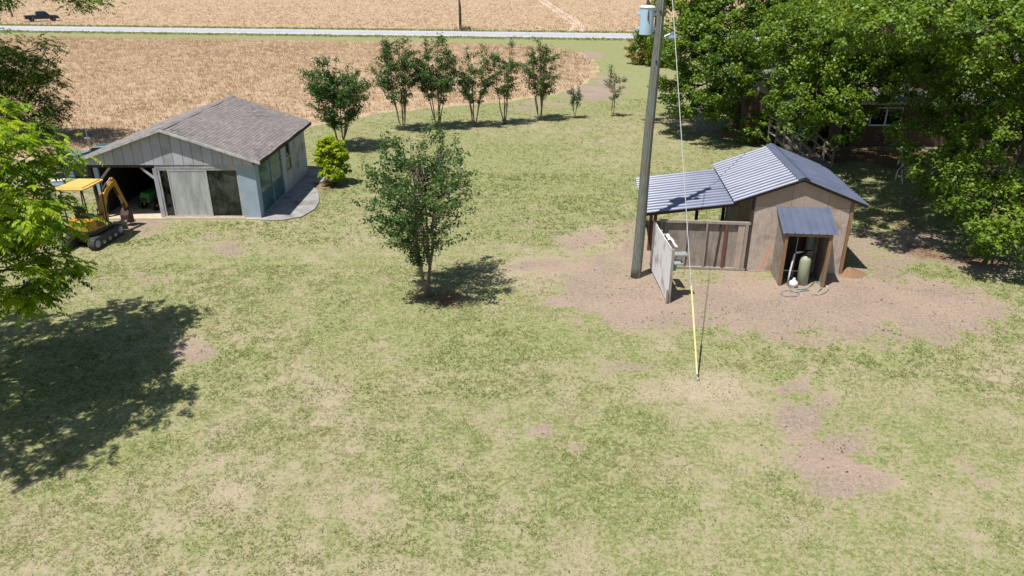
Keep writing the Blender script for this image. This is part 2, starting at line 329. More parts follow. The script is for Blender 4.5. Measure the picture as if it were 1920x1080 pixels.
# ------------------------------------------------------------------ numpy noise
_perm = rng.random((256, 256)).astype(np.float32)
def vnoise(x, y, f):
    x = x * f + 37.3; y = y * f + 11.7
    xi = np.floor(x).astype(int); yi = np.floor(y).astype(int); fx = x - xi; fy = y - yi
    fx = fx * fx * (3 - 2 * fx); fy = fy * fy * (3 - 2 * fy)
    g = lambda a, b: _perm[a & 255, b & 255]
    return (g(xi, yi) * (1 - fx) + g(xi + 1, yi) * fx) * (1 - fy) + (g(xi, yi + 1) * (1 - fx) + g(xi + 1, yi + 1) * fx) * fy
def fbm(x, y, f, o=4):
    s = 0; a = 0.5; t = 0
    for i in range(o):
        s = s + a * vnoise(x + i * 17.1, y - i * 9.3, f); t += a; a *= 0.55; f *= 2.1
    return s / t
def sstep(a, b, x):
    t = np.clip((x - a) / (b - a), 0, 1); return t * t * (3 - 2 * t)
def in_poly(x, y, poly):
    c = np.zeros(x.shape, bool); n = len(poly)
    for i in range(n):
        x1, y1 = poly[i]; x2, y2 = poly[(i + 1) % n]
        if y1 == y2: continue
        c ^= ((y1 > y) != (y2 > y)) & (x < (x2 - x1) * (y - y1) / (y2 - y1) + x1)
    return c
def poly_dist(x, y, poly):
    d = np.full(x.shape, 1e9); n = len(poly)
    for i in range(n):
        x1, y1 = poly[i]; x2, y2 = poly[(i + 1) % n]; dx, dy = x2 - x1, y2 - y1
        t = np.clip(((x - x1) * dx + (y - y1) * dy) / (dx * dx + dy * dy + 1e-9), 0, 1)
        d = np.minimum(d, np.hypot(x - x1 - t * dx, y - y1 - t * dy))
    return np.where(in_poly(x, y, poly), d, -d)      # positive inside

# ------------------------------------------------------------------ ground masks (places read off the photo)
FIELD = [tuple(G(*p)[:2]) for p in [(604, 229), (650, 221), (720, 212), (850, 199), (960, 189), (1030, 178), (1085, 163), (1118, 143), (1122, 118), (1090, 98), (1030, 88), (980, 84)]]
FIELD = [(-160, 39.5), (-30, 40.3), (-18, 43.5), (-12.5, 52.5)] + FIELD[1:] + [(-20, 112), (-160, 135)]
ROAD = lambda x: 124.3 - 0.150 * x       # centre line of the road, y for x
DIRT = [(1130, 545, 90, 55, 1.0), (1075, 565, 45, 35, .8), (1200, 560, 75, 50, 1.1), (1400, 560, 150, 52, 1.15), (1580, 560, 190, 58, 1.15), (1740, 570, 130, 58, 1.0),
        (1690, 620, 120, 36, .85), (1480, 625, 120, 28, .55), (1495, 735, 50, 40, .65), (1510, 790, 70, 50, .95), (1555, 850, 70, 55, 1.1), (1590, 890, 65, 40, 1.0),
        (1130, 490, 70, 25, .8), (1090, 452, 45, 16, .8), (1010, 497, 70, 16, .75), (1650, 500, 90, 30, .9), (1690, 462, 130, 40, .85), (1820, 500, 100, 30, .75), (1190, 470, 40, 60, .7),
        (360, 662, 55, 20, .8), (275, 522, 48, 15, .7), (430, 466, 50, 16, .75), (500, 462, 40, 10, .55), (395, 490, 40, 10, .5), (380, 440, 130, 10, .55), (600, 352, 38, 26, .8), (545, 530, 30, 18, .5),
        (1018, 806, 26, 17, .85), (1085, 835, 30, 22, .6), (1010, 632, 40, 10, .5), (840, 680, 60, 22, .5), (1180, 690, 60, 25, .55), (800, 565, 60, 18, .9),
        (240, 415, 60, 14, .9), (1340, 240, 80, 22, .6), (1500, 245, 90, 40, .6), (1850, 880, 60, 35, .55), (1720, 690, 70, 16, .4), (180, 290, 90, 40, .5), (60, 360, 100, 45, .6)]
STRAW = [(1330, 738, 85, 38, 1.0), (1010, 505, 90, 28, .8), (1150, 470, 90, 40, .6), (600, 740, 60, 50, .6), (1000, 240, 120, 16, .5), (1600, 760, 200, 80, .3),
         (500, 610, 130, 30, .25), (350, 900, 160, 50, .35), (1200, 250, 90, 30, .5), (1240, 640, 60, 25, .4), (1880, 700, 60, 40, .5), (700, 260, 80, 12, .4)]
LUSH = [(1040, 640, 120, 22, .6), (1330, 640, 70, 30, .5), (830, 620, 110, 30, .35), (560, 600, 130, 22, .25), (1170, 830, 110, 50, .3), (120, 740, 140, 80, .6), (1110, 920, 200, 40, .3), (920, 180, 120, 14, .35),
        (1150, 90, 60, 12, .8), (960, 330, 130, 50, .3), (1680, 670, 90, 14, .5), (480, 500, 60, 15, .2), (1505, 545, 26, 8, 1.2), (1440, 690, 60, 40, .3), (820, 880, 120, 50, .2), (1700, 800, 120, 50, .2)]
LITTER = [(1590, 292, 110, 15, 1.0), (1700, 300, 80, 20, .9), (1500, 305, 60, 18, .6), (1660, 510, 90, 18, .5), (1850, 480, 90, 30, .7), (1890, 300, 60, 30, .9), (815, 562, 75, 22, .8), (1700, 400, 140, 60, .5), (1780, 470, 120, 30, .6), (612, 350, 32, 22, .7)]
def blobs(x, y, L):
    r = np.zeros(x.shape)
    for (cx, cy, rx, ry, s) in L:
        c = G(cx, cy); ax = abs(G(cx + rx, cy)[0] - c[0]); ay = abs(G(cx, cy - ry)[1] - G(cx, cy + ry)[1]) / 2
        sh = c[0] / c[1]                      # image rows lean outward with distance
        u = (x - c[0] - (y - c[1]) * sh) / ax; v = (y - c[1]) / ay
        r = np.maximum(r, s * np.clip(1.22 - np.hypot(u, v) * 0.64, 0, 1))
    return r
def masks(x, y):
    n1 = fbm(x, y, 0.75, 4); n2 = fbm(x + 50, y, 0.16, 3); n3 = fbm(x, y + 80, 1.9, 3)
    dirt = blobs(x, y, DIRT) + (n1 - 0.5) * 0.8 + (n3 - .5) * .7
    dry = 0.35 + (n1 - 0.5) * 0.45 + (n2 - 0.5) * 0.28 + (n3 - .5) * .65 + 0.55 * blobs(x, y, STRAW) - 0.55 * blobs(x, y, LUSH)
    dry = dry + 0.10 * sstep(18, 9, y) - 0.12 * sstep(26, 45, y)
    litter = blobs(x, y, LITTER) + (n1 - .5) * .6
    fd = poly_dist(x, y, FIELD)
    beyond = sstep(8.2, 10.5, y - ROAD(x) + (n2 - .5) * 4)
    near = sstep(-0.6, 0.6, fd + (n1 - .5) * 1.6)
    field = np.maximum(near, beyond)
    dirt = np.maximum(dirt, np.clip(1 - abs(fd - 0.3) / 2.2, 0, 1) * (0.35 + (n2 > .45) * .25) + (n3 - .5) * .5 - .1 * (y > 105))
    # the worn corner of the field
    dirt = np.maximum(dirt, blobs(x, y, [(1110, 172, 60, 16, 1.0), (1140, 150, 40, 16, .8), (1020, 195, 80, 10, .7), (1105, 103, 30, 10, .9), (980, 205, 90, 8, .6), (700, 216, 90, 6, .6)]) + (n3 - .5) * .5)
    return dirt, dry, litter, field

# ------------------------------------------------------------------ ground sheet
def ground():
    xs = np.concatenate([-np.geomspace(1800, 46, 22), np.arange(-44, -26, 1.0), np.arange(-26, 26, 0.22), np.arange(26, 45, 1.0), np.geomspace(46, 1800, 22)])
    ys = np.concatenate([-np.geomspace(300, 8, 10), np.arange(-6, 8, 1.0), np.arange(8, 34, 0.2), np.arange(34, 62, 0.35), np.arange(62, 160, 1.0), np.geomspace(161, 2500, 30)])
    X, Y = np.meshgrid(xs, ys); x = X.ravel(); y = Y.ravel()
    z = (fbm(x, y, 0.35, 3) - 0.5) * 0.05 * ((y < 60) & (abs(x) < 45))
    dirt, dry, litter, field = masks(x, y)
    nx, ny = len(xs), len(ys)
    i = np.arange(nx * ny).reshape(ny, nx)
    Fc = np.stack([i[:-1, :-1], i[:-1, 1:], i[1:, 1:], i[1:, :-1]], -1).reshape(-1, 4)
    m = bpy.data.materials.new('lawn_soil_and_stubble'); m.use_nodes = True
    n = m.node_tree.nodes; l = m.node_tree.links; b = n['Principled BSDF']
    b.inputs['Roughness'].default_value = 0.95; b.inputs['Specular IOR Level'].default_value = 0.08
    tc = n.new('ShaderNodeTexCoord')
    def noise(sc, det, ro=0.6):
        q = n.new('ShaderNodeTexNoise'); q.inputs['Scale'].default_value = sc; q.inputs['Detail'].default_value = det; q.inputs['Roughness'].default_value = ro
        l.new(tc.outputs['Object'], q.inputs['Vector']); return q.outputs[0]
    nf = noise(9.0, 5, 0.7); nm = noise(2.2, 5, 0.65); nl = noise(0.5, 4); nx_ = noise(30, 3, .7)
    def attr(nm_):
        q = n.new('ShaderNodeAttribute'); q.attribute_name = nm_; return q.outputs['Fac']
    def comb(a, terms, lo, hi):
        cur = a
        for (s, k) in terms:
            q = n.new('ShaderNodeMath'); q.operation = 'MULTIPLY_ADD'; q.inputs[1].default_value = k
            l.new(s, q.inputs[0]); l.new(cur, q.inputs[2]); cur = q.outputs[0]
        r = n.new('ShaderNodeMapRange'); r.inputs[1].default_value = lo + sum(k for _, k in terms) * .5; r.inputs[2].default_value = hi + sum(k for _, k in terms) * .5
        r.interpolation_type = 'SMOOTHSTEP'; l.new(cur, r.inputs[0]); return r.outputs[0]
    def mix(f, a, c):
        q = n.new('ShaderNodeMix'); q.data_type = 'RGBA'
        for s, i_ in ((a, 6), (c, 7)):
            if isinstance(s, tuple): q.inputs[i_].default_value = (*s, 1)
            else: l.new(s, q.inputs[i_])
        l.new(f, q.inputs[0]); return q.outputs[2]
    def rng_(s, lo, hi):
        r = n.new('ShaderNodeMapRange'); r.inputs[1].default_value = lo; r.inputs[2].default_value = hi; l.new(s, r.inputs[0]); return r.outputs[0]
    green = mix(rng_(nm, .38, .62), (0.165, 0.19, 0.07), (0.225, 0.24, 0.10))
    green = mix(rng_(nf, .44, .60), green, (0.30, 0.295, 0.155))
    green = mix(rng_(nx_, .54, .66), green, (0.11, 0.13, 0.045))
    straw = mix(rng_(nf, .42, .60), (0.355, 0.295, 0.215), (0.27, 0.235, 0.15))
    straw = mix(rng_(nx_, .48, .62), straw, (0.42, 0.35, 0.265))
    col = mix(comb(attr('dry'), [(nm, 1.0), (nf, 2.0)], 0.12, 0.95), green, straw)
    soil = mix(rng_(nl, .38, .62), (0.30, 0.232, 0.185), (0.225, 0.18, 0.152))
    soil = mix(rng_(nf, .42, .72), soil, (0.38, 0.295, 0.225))
    soil = mix(rng_(nx_, .52, .66), soil, (0.165, 0.125, 0.095))
    col = mix(comb(attr('dirt'), [(nm, .9), (nf, 1.0)], 0.46, 0.78), col, soil)
    lit = mix(rng_(nf, .38, .62), (0.20, 0.105, 0.06), (0.10, 0.062, 0.04))
    col = mix(comb(attr('litter'), [(nm, .6), (nf, .6)], 0.45, 0.8), col, lit)
    fld = mix(rng_(nm, .35, .65), (0.41, 0.30, 0.195), (0.34, 0.245, 0.155))
    fld = mix(rng_(nl, .4, .65), fld, (0.43, 0.33, 0.225))
    col = mix(comb(attr('field'), [(nm, .5)], 0.35, 0.65), col, fld)
    l.new(col, b.inputs['Base Color'])
    bp = n.new('ShaderNodeBump'); bp.inputs['Strength'].default_value = 0.55; bp.inputs['Distance'].default_value = 0.04
    l.new(nf, bp.inputs['Height']); l.new(bp.outputs[0], b.inputs['Normal'])
    o = raw('ground', np.stack([x, y, z], 1), Fc, 4, m)
    for k, v in (('dirt', dirt), ('dry', dry), ('litter', litter), ('field', field)):
        a = o.data.attributes.new(k, 'FLOAT', 'POINT'); a.data.foreach_set('value', v.astype(np.float32))
    tag(o, 'patchy mown lawn with bare soil and tan farmland beyond', 'ground', kind='structure')
ground()

# ------------------------------------------------------------------ road, field lane, driveway
def strip(name, xs, cy, w0, w1, z, mat, parent=None, label=None, cat=None, kind=None):
    V = []; Fc = []
    for i, x in enumerate(xs):
        V += [(x, cy(x) + w0, z), (x, cy(x) + w1, z)]
        if i: Fc.append((2 * i - 2, 2 * i, 2 * i + 1, 2 * i - 1))
    o = raw(name, V, Fc, 4, mat, parent)
    return tag(o, label, cat, kind=kind)
xs = np.arange(-420, 421, 10.0)
road = strip('road', xs, ROAD, -4.6, 4.6, 0.03, M['road'], label='pale grey two lane country road with white edge lines', cat='road', kind='structure')
strip('edge_line', xs, ROAD, -4.25, -3.75, 0.036, M['roadwhite'], road); strip('edge_line', xs, ROAD, 3.85, 4.1, 0.036, M['roadwhite'], road)
strip('centre_line', xs, ROAD, -0.18, -0.06, 0.036, M['roadyellow'], road); strip('centre_line', xs, ROAD, 0.06, 0.18, 0.036, M['roadyellow'], road)
def ribbon(name, pts, wd, z, mat, **k):
    V = []; Fc = []; pts = [np.array(p, float) for p in pts]
    for i, p in enumerate(pts):
        d = pts[min(i + 1, len(pts) - 1)] - pts[max(i - 1, 0)]; d = d / np.linalg.norm(d); nrm = np.array([-d[1], d[0]])
        ww = wd * (0.85 + 0.3 * random.random())
        V += [(*(p + nrm * ww / 2), z), (*(p - nrm * ww / 2), z)]
        if i: Fc.append((2 * i - 2, 2 * i, 2 * i + 1, 2 * i - 1))
    return tag(raw(name, V, Fc, 4, mat), **k)
for off in (0, 1):
    tp = [(1068 + 22 * off, 61), (1072 + 20 * off, 55), (1078 + 12 * off, 49), (1072 + 13 * off, 43), (1060 + 14 * off, 35), (1048 + 12 * off, 26), (1034 + 11 * off, 16), (1022 + 10 * off, 8), (1008 + 9 * off, -2)]
    ribbon('tyre_track', [G(*p)[:2] for p in tp], 1.1, 0.012 + 0.004 * off, M['track'], label='pale wheel track curving across the field beyond the road', cat='track', kind='structure')
dv = [G(*p)[:2] for p in [(1462, 119), (1512, 117), (1560, 150), (1640, 215), (1560, 225), (1500, 160)]]
raw('driveway', [(*p, 0.02) for p in dv], [tuple(range(6))], 6, M['drive'])
tag(bpy.data.objects['driveway'], 'pale concrete driveway glimpsed between the big trees', 'driveway', kind='structure')

# ------------------------------------------------------------------ grass blades and stalks
KEEP = [(-18.2, -10.2, 30.0, 38.8), (8.0, 12.0, 23.9, 29.8), (20, 40, 43, 55)]
def blades(name, x, y, tint, L, Wd, lean, mat, nb, label, cat, zoff=0.0):
    N = len(x) * nb
    x = np.repeat(x, nb) + rng.normal(0, 1, N) * L * .45; y = np.repeat(y, nb) + rng.normal(0, 1, N) * L * .45; tint = np.repeat(tint, nb) + rng.normal(0, .12, N)
    L_ = L * rng.uniform(.55, 1.25, N) if np.isscalar(L) else np.repeat(L, nb) * rng.uniform(.55, 1.25, N)
    a = rng.uniform(0, 2 * np.pi, N); le = lean * rng.uniform(.4, 1.3, N)
    dx, dy = np.cos(a), np.sin(a); w_ = Wd * rng.uniform(.6, 1.3, N)
    b0 = np.stack([x - dy * w_ / 2, y + dx * w_ / 2, np.full(N, zoff)], 1); b1 = np.stack([x + dy * w_ / 2, y - dx * w_ / 2, np.full(N, zoff)], 1)
    tp = np.stack([x + dx * L_ * np.sin(le), y + dy * L_ * np.sin(le), zoff + L_ * np.cos(le)], 1)
    V = np.stack([b0, b1, tp], 1).reshape(-1, 3); Fc = np.arange(3 * N).reshape(-1, 3)
    o = raw(name, V, Fc, 3, mat, tint=np.clip(tint, 0, 1))
    return tag(o, label, cat, kind='stuff')
def lawn_grass():
    Xs, Ys, Ls = [], [], []
    for (y0, y1, dens) in ((8.5, 16, 420), (16, 25, 230), (25, 38, 90), (38, 62, 30)):
        hw = 0.80 * y1 + 4; n = int(2 * hw * (y1 - y0) * dens * .8)
        x = rng.uniform(-hw, hw, n); y = rng.uniform(y0, y1, n); k = abs(x) < 0.78 * y + 4
        Xs.append(x[k]); Ys.append(y[k])
    x = np.concatenate(Xs); y = np.concatenate(Ys)
    d, dr, li, fi = masks(x, y)
    fine = fbm(x, y, 3.0, 3)
    p = (1 - sstep(.30, .75, d)) * (1 - sstep(.2, .6, fi)) * (1 - .85 * sstep(.5, .8, li)) * (0.30 + 0.85 * sstep(.3, .6, fine)) * (1.05 - .45 * np.clip(dr, 0, 1))
    k = rng.random(len(x)) < p
    for (x0, x1, y0, y1) in KEEP: k &= ~((x > x0) & (x < x1) & (y > y0) & (y < y1))
    x, y, dr, fine = x[k], y[k], dr[k], fine[k]
    t = np.clip(.12 + .75 * np.clip(dr, 0, 1) + (fbm(x, y, 1.2, 2) - .5) * .5, 0, 1)
    for i, (a, b_, L, W_) in enumerate(((0, 16, .060, .013), (16, 27, .075, .020), (27, 70, .10, .034))):
        q = (y >= a) & (y < b_)
        blades('grass', x[q], y[q], t[q], L, W_, 1.15, M['grass'], 3, ('short grass blades on the nearest stretch of lawn', 'short grass blades on the middle of the lawn', 'short grass blades on the lawn towards the field')[i], 'grass', 0.0)
lawn_grass()
def field_stalks():
    n = 100000
    y = 39 + (135 - 39) * rng.random(n) ** 1.15; x = rng.uniform(-110, 27, n)
    k = (abs(x) < 0.80 * y + 6); x, y = x[k], y[k]
    d = poly_dist(x, y, FIELD); k = d > rng.uniform(-.1, 1.2, len(d)); x, y, d = x[k], y[k], d[k]
    nn = fbm(x, y, .12, 3)
    t = np.clip(.55 + (nn - .5) * .9, 0, 1)
    e = G(1050, 105); t = t - .4 * np.exp(-(((x - e[0]) / 6) ** 2 + ((y - e[1]) / 10) ** 2))
    L = .34 * np.ones(len(x)) + .12 * (d > 6)
    blades('wheat_stubble', x, y, t, .36, .05, 0.95, M['straw'], 4, 'dry tan crop stalks filling the field this side of the road', 'crop', 0.0)
    n = 45000
    y = 118 + 170 * rng.random(n) ** 1.3; x = rng.uniform(-1, 1, n) * (0.82 * y + 6)
    k = y - ROAD(x) > 9 + rng.random(n) * 2; x, y = x[k], y[k]
    t = np.clip(.62 + (fbm(x, y, .06, 3) - .5) * .8, 0, 1)
    blades('wheat_stubble', x, y, t, .4, .10, 1.0, M['straw'], 4, 'dry tan crop stalks in the field across the road', 'crop', 0.0)
    # weedy verge
    x = rng.uniform(-110, 30, 5000); y = ROAD(x) + rng.choice([-1, 1], 5000) * rng.uniform(5.0, 8.6, 5000)
    blades('grass', x, y, rng.uniform(.1, .7, 5000), .3, .10, 0.8, M['grass'], 4, 'rough green grass along both road verges', 'grass', 0.0)
field_stalks()

def ground_litter():
    n = 60000; y = rng.uniform(9, 46, n); x = rng.uniform(-1, 1, n) * (.78 * y + 3)
    d, dr, li, fi = masks(x, y); nn = fbm(x, y, 1.1, 3)
    p = np.clip(sstep(.35, .9, d) * .55 * sstep(.35, .65, nn) + sstep(.35, .8, li) * .9 + .02, 0, 1) * (fi < .3)
    k = rng.random(n) < p
    for (x0, x1, y0, y1) in KEEP: k &= ~((x > x0) & (x < x1) & (y > y0) & (y < y1))
    x, y = x[k], y[k]; N = len(x); L = rng.uniform(.03, .10, N) * (1 + (y > 28) * .5); a = rng.uniform(0, 6.28, N); W_ = L * rng.uniform(.12, .5, N)
    dx, dy = np.cos(a) * L / 2, np.sin(a) * L / 2; wx, wy = -np.sin(a) * W_ / 2, np.cos(a) * W_ / 2; z = lambda: rng.uniform(.008, .035, N)
    V = np.stack([np.stack([x - dx, y - dy, z()], 1), np.stack([x + wx, y + wy, z() + .01], 1), np.stack([x + dx, y + dy, z()], 1), np.stack([x - wx, y - wy, z() + .01], 1)], 1).reshape(-1, 3)
    tag(raw('leaf_litter', V, np.arange(4 * N).reshape(-1, 4), 4, M['litter'], tint=rng.random(N)), 'scattered dry leaves and twigs on the bare soil and lawn', 'leaf litter', kind='stuff')
ground_litter()

# ------------------------------------------------------------------ leaf clouds
def leafquads(c, nrm, ln, wd):
    """diamond leaves at c with normal nrm"""
    N = len(c); nrm = nrm / (np.linalg.norm(nrm, axis=1, keepdims=True) + 1e-9)
    r = rng.normal(size=(N, 3)); a = np.cross(nrm, r); a /= np.linalg.norm(a, axis=1, keepdims=True) + 1e-9; b = np.cross(nrm, a)
    ln = np.asarray(ln).reshape(-1, 1); wd = np.asarray(wd).reshape(-1, 1)
    V = np.stack([c - a * ln / 2, c - b * wd / 2 + nrm * wd * .12, c + a * ln / 2, c + b * wd / 2 + nrm * wd * .12], 1).reshape(-1, 3)
    return V, np.arange(4 * N).reshape(-1, 4)
def clump_points(lobes, dens, shell=(.55, 1.02), low=.45):
    """clump centres over the shells of ellipsoid lobes; dens = clumps per square metre"""
    out = []; cen = []; rel = []
    for i, (c, r) in enumerate(lobes):
        c = np.array(c, float); r = np.array(r, float)
        ar = 4 * np.pi * ((r[0] * r[1]) ** 1.6 / 3 + (r[0] * r[2]) ** 1.6 / 3 + (r[1] * r[2]) ** 1.6 / 3) ** (1 / 1.6)
        n = int(ar * dens)
        d = rng.normal(size=(n, 3)); d /= np.linalg.norm(d, axis=1, keepdims=True)
        k = (d[:, 2] > -.35) | (rng.random(n) < low); d = d[k]; n = len(d)
        q = shell[0] + (shell[1] - shell[0]) * rng.random(n) ** .55
        q *= 1 + 0.16 * np.sin(d[:, 0] * 5 + i) * np.cos(d[:, 1] * 4 + 2 * i) + 0.10 * np.sin(d[:, 2] * 9 + i * 3)
        out.append(c + d * r * q[:, None]); cen.append(np.repeat(c[None], n, 0)); rel.append(d)
    return np.concatenate(out), np.concatenate(cen), np.concatenate(rel)
def limbs(parent, base, lobes, r0, zfork, mat, twigs=None, lean=(0, 0), start={}):
    h = zfork
    tr = MB(); p0 = np.array([0, 0, -0.05]); pts = [p0]; rad = [r0 * 1.5]
    for k in range(1, 6):
        f = k / 5; pts.append(np.array([lean[0] * f, lean[1] * f, h * f])); rad.append(r0 * (1.12 - .35 * f))
    tr.tube(pts, rad, 10).build('trunk', mat, parent, smooth=True)
    lm = MB()
    for li, (c, r) in enumerate(lobes):
        c = np.array(c, float); s = pts[-1] + np.array([0, 0, -h * .25 * random.random()])
        if li in start: s = np.array(lobes[start[li]][0], float)
        mid = s * .5 + c * .5 + np.array([0, 0, .12 * np.linalg.norm(c - s)]); 
        rr = r0 * .45 * min(1.2, .35 + .18 * np.mean(r))
        path = [s, s * .7 + mid * .3, mid, mid * .45 + c * .55, c]
        lm.tube(path, [rr, rr * .85, rr * .65, rr * .45, rr * .3], 6)
        for _ in range(5):
            d = rng.normal(size=3); d[2] = abs(d[2]) * .6; d /= np.linalg.norm(d); e = c + d * np.array(r) * .8
            lm.tube([mid * .4 + c * .6, (c + e) / 2 + rng.normal(size=3) * .12, e], [rr * .4, rr * .22, rr * .06], 4)
    if twigs is not None:
        for (a, b) in twigs: lm.tube([a, (a + b) / 2 + rng.normal(size=3) * .08, b], [.03, .018, .008], 3, cap=False)
    lm.build('limb', mat, parent, smooth=True)
def broadleaf(name, label, cat, base, lobes, dens, nleaf, csize, leaf, mat, r0=.3, zfork=3.0, group=None, tint0=.45, low=.45, bark=None, shell=(.55, 1.02), flat=.65):
    """lobes in world coordinates"""
    base = np.array([base[0], base[1], 0.0])
    t = thing(name, label, cat, base, 0, group)
    lobes = [(np.array(c, float) - base, np.array(r, float)) for c, r in lobes]
    P_, C_, D_ = clump_points(lobes, dens, shell, low); n = len(P_)
    k = P_[:, 2] > .25; P_, C_, D_ = P_[k], C_[k], D_[k]; n = len(P_)
    idx = rng.choice(n, min(n, 140), replace=False)
    limbs(t, base, lobes, r0, zfork, bark or M['bark'], [(C_[i] * .45 + P_[i] * .55, P_[i]) for i in idx])
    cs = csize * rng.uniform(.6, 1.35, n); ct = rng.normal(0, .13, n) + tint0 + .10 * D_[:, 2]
    m = rng.poisson(nleaf, n)
    ii = np.repeat(np.arange(n), m); N = len(ii)
    o = rng.normal(size=(N, 3)); o /= np.linalg.norm(o, axis=1, keepdims=True); o *= rng.random((N, 1)) ** .45
    o[:, 2] = o[:, 2] * flat
    pos = P_[ii] + o * cs[ii][:, None] + D_[ii] * 0.1
    pos[:, 2] -= .25 * (o[:, 0] ** 2 + o[:, 1] ** 2) * cs[ii]
    nr = rng.normal(size=(N, 3)) * .75 + np.array([0, 0, .9]) + D_[ii] * .35 + o * .5
    ln = leaf * rng.uniform(.6, 1.3, N); V, Fc = leafquads(pos, nr, ln, ln * .58)
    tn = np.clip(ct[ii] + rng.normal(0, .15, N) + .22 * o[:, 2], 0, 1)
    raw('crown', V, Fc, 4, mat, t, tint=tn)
    return t
def pecan(name, label, base, lobes, dens, nleaf, csize, L, leaflet, pairs, mat, r0, zfork, tint0, extra=None, start={}):
    base = np.array([base[0], base[1], 0.0]); t = thing(name, label, 'tree', base)
    lobes = [(np.array(c, float) - base, np.array(r, float)) for c, r in lobes]
    P_, C_, D_ = clump_points(lobes, dens, (.35, 1.0), .6); n = len(P_)
    if extra is not None:
        E_ = np.array(extra) - base; P_ = np.concatenate([P_, E_]); C_ = np.concatenate([C_, E_ - [1, 0, .3]]); D_ = np.concatenate([D_, np.repeat([[.8, 0, .3]], len(E_), 0)]); n = len(P_)
    limbs(t, base, lobes, r0 * .7, zfork, M['bark'], [(C_[i] * .35 + P_[i] * .65, P_[i]) for i in range(0, n, 2)], start=start)
    m = rng.poisson(nleaf, n) + 2; ii = np.repeat(np.arange(n), m); N = len(ii)
    st = P_[ii] + rng.normal(size=(N, 3)) * csize * np.array([1, 1, .6])
    az = rng.uniform(0, 2 * np.pi, N); out = np.stack([np.cos(az), np.sin(az), rng.uniform(-.25, .55, N)], 1) + D_[ii] * .45
    out /= np.linalg.norm(out, axis=1, keepdims=True)
    side = np.cross(out, [0, 0, 1.0]); side /= np.linalg.norm(side, axis=1, keepdims=True) + 1e-9
    Ls = L * rng.uniform(.65, 1.2, N); Vs = []; Ts = []
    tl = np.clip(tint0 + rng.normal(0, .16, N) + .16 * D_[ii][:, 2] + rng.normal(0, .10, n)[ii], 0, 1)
    def at(f): return st + out * (Ls * f)[:, None] + np.array([0, 0, -1.0]) * (Ls * f * f * .55)[:, None]
    for k in range(pairs):
        f = .25 + .7 * k / (pairs - 1)
        p = at(f); tg = at(f + .05) - at(f - .05); tg /= np.linalg.norm(tg, axis=1, keepdims=True)
        for sg in (-1, 1):
            d = side * sg * .8 + tg * .65 + np.array([0, 0, -.42]) + rng.normal(size=(N, 3)) * .13; d /= np.linalg.norm(d, axis=1, keepdims=True)
            ll = (leaflet * (1.05 - .5 * abs(f - .6)) * rng.uniform(.8, 1.15, N))[:, None]
            wv = np.cross(d, [0, 0, 1.0]); wv = np.cross(np.cross(d, wv), d) * 0 + wv; wv /= np.linalg.norm(wv, axis=1, keepdims=True) + 1e-9
            wv = wv + rng.normal(size=(N, 3)) * .2
            Vs.append(np.stack([p, p + d * ll * .45 + wv * ll * .19, p + d * ll, p + d * ll * .45 - wv * ll * .19], 1)); Ts.append(tl + rng.normal(0, .07, N))
    V = np.concatenate(Vs).reshape(-1, 3); N4 = len(V) // 4
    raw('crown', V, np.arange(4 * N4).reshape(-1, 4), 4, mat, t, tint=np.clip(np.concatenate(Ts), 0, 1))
    return t

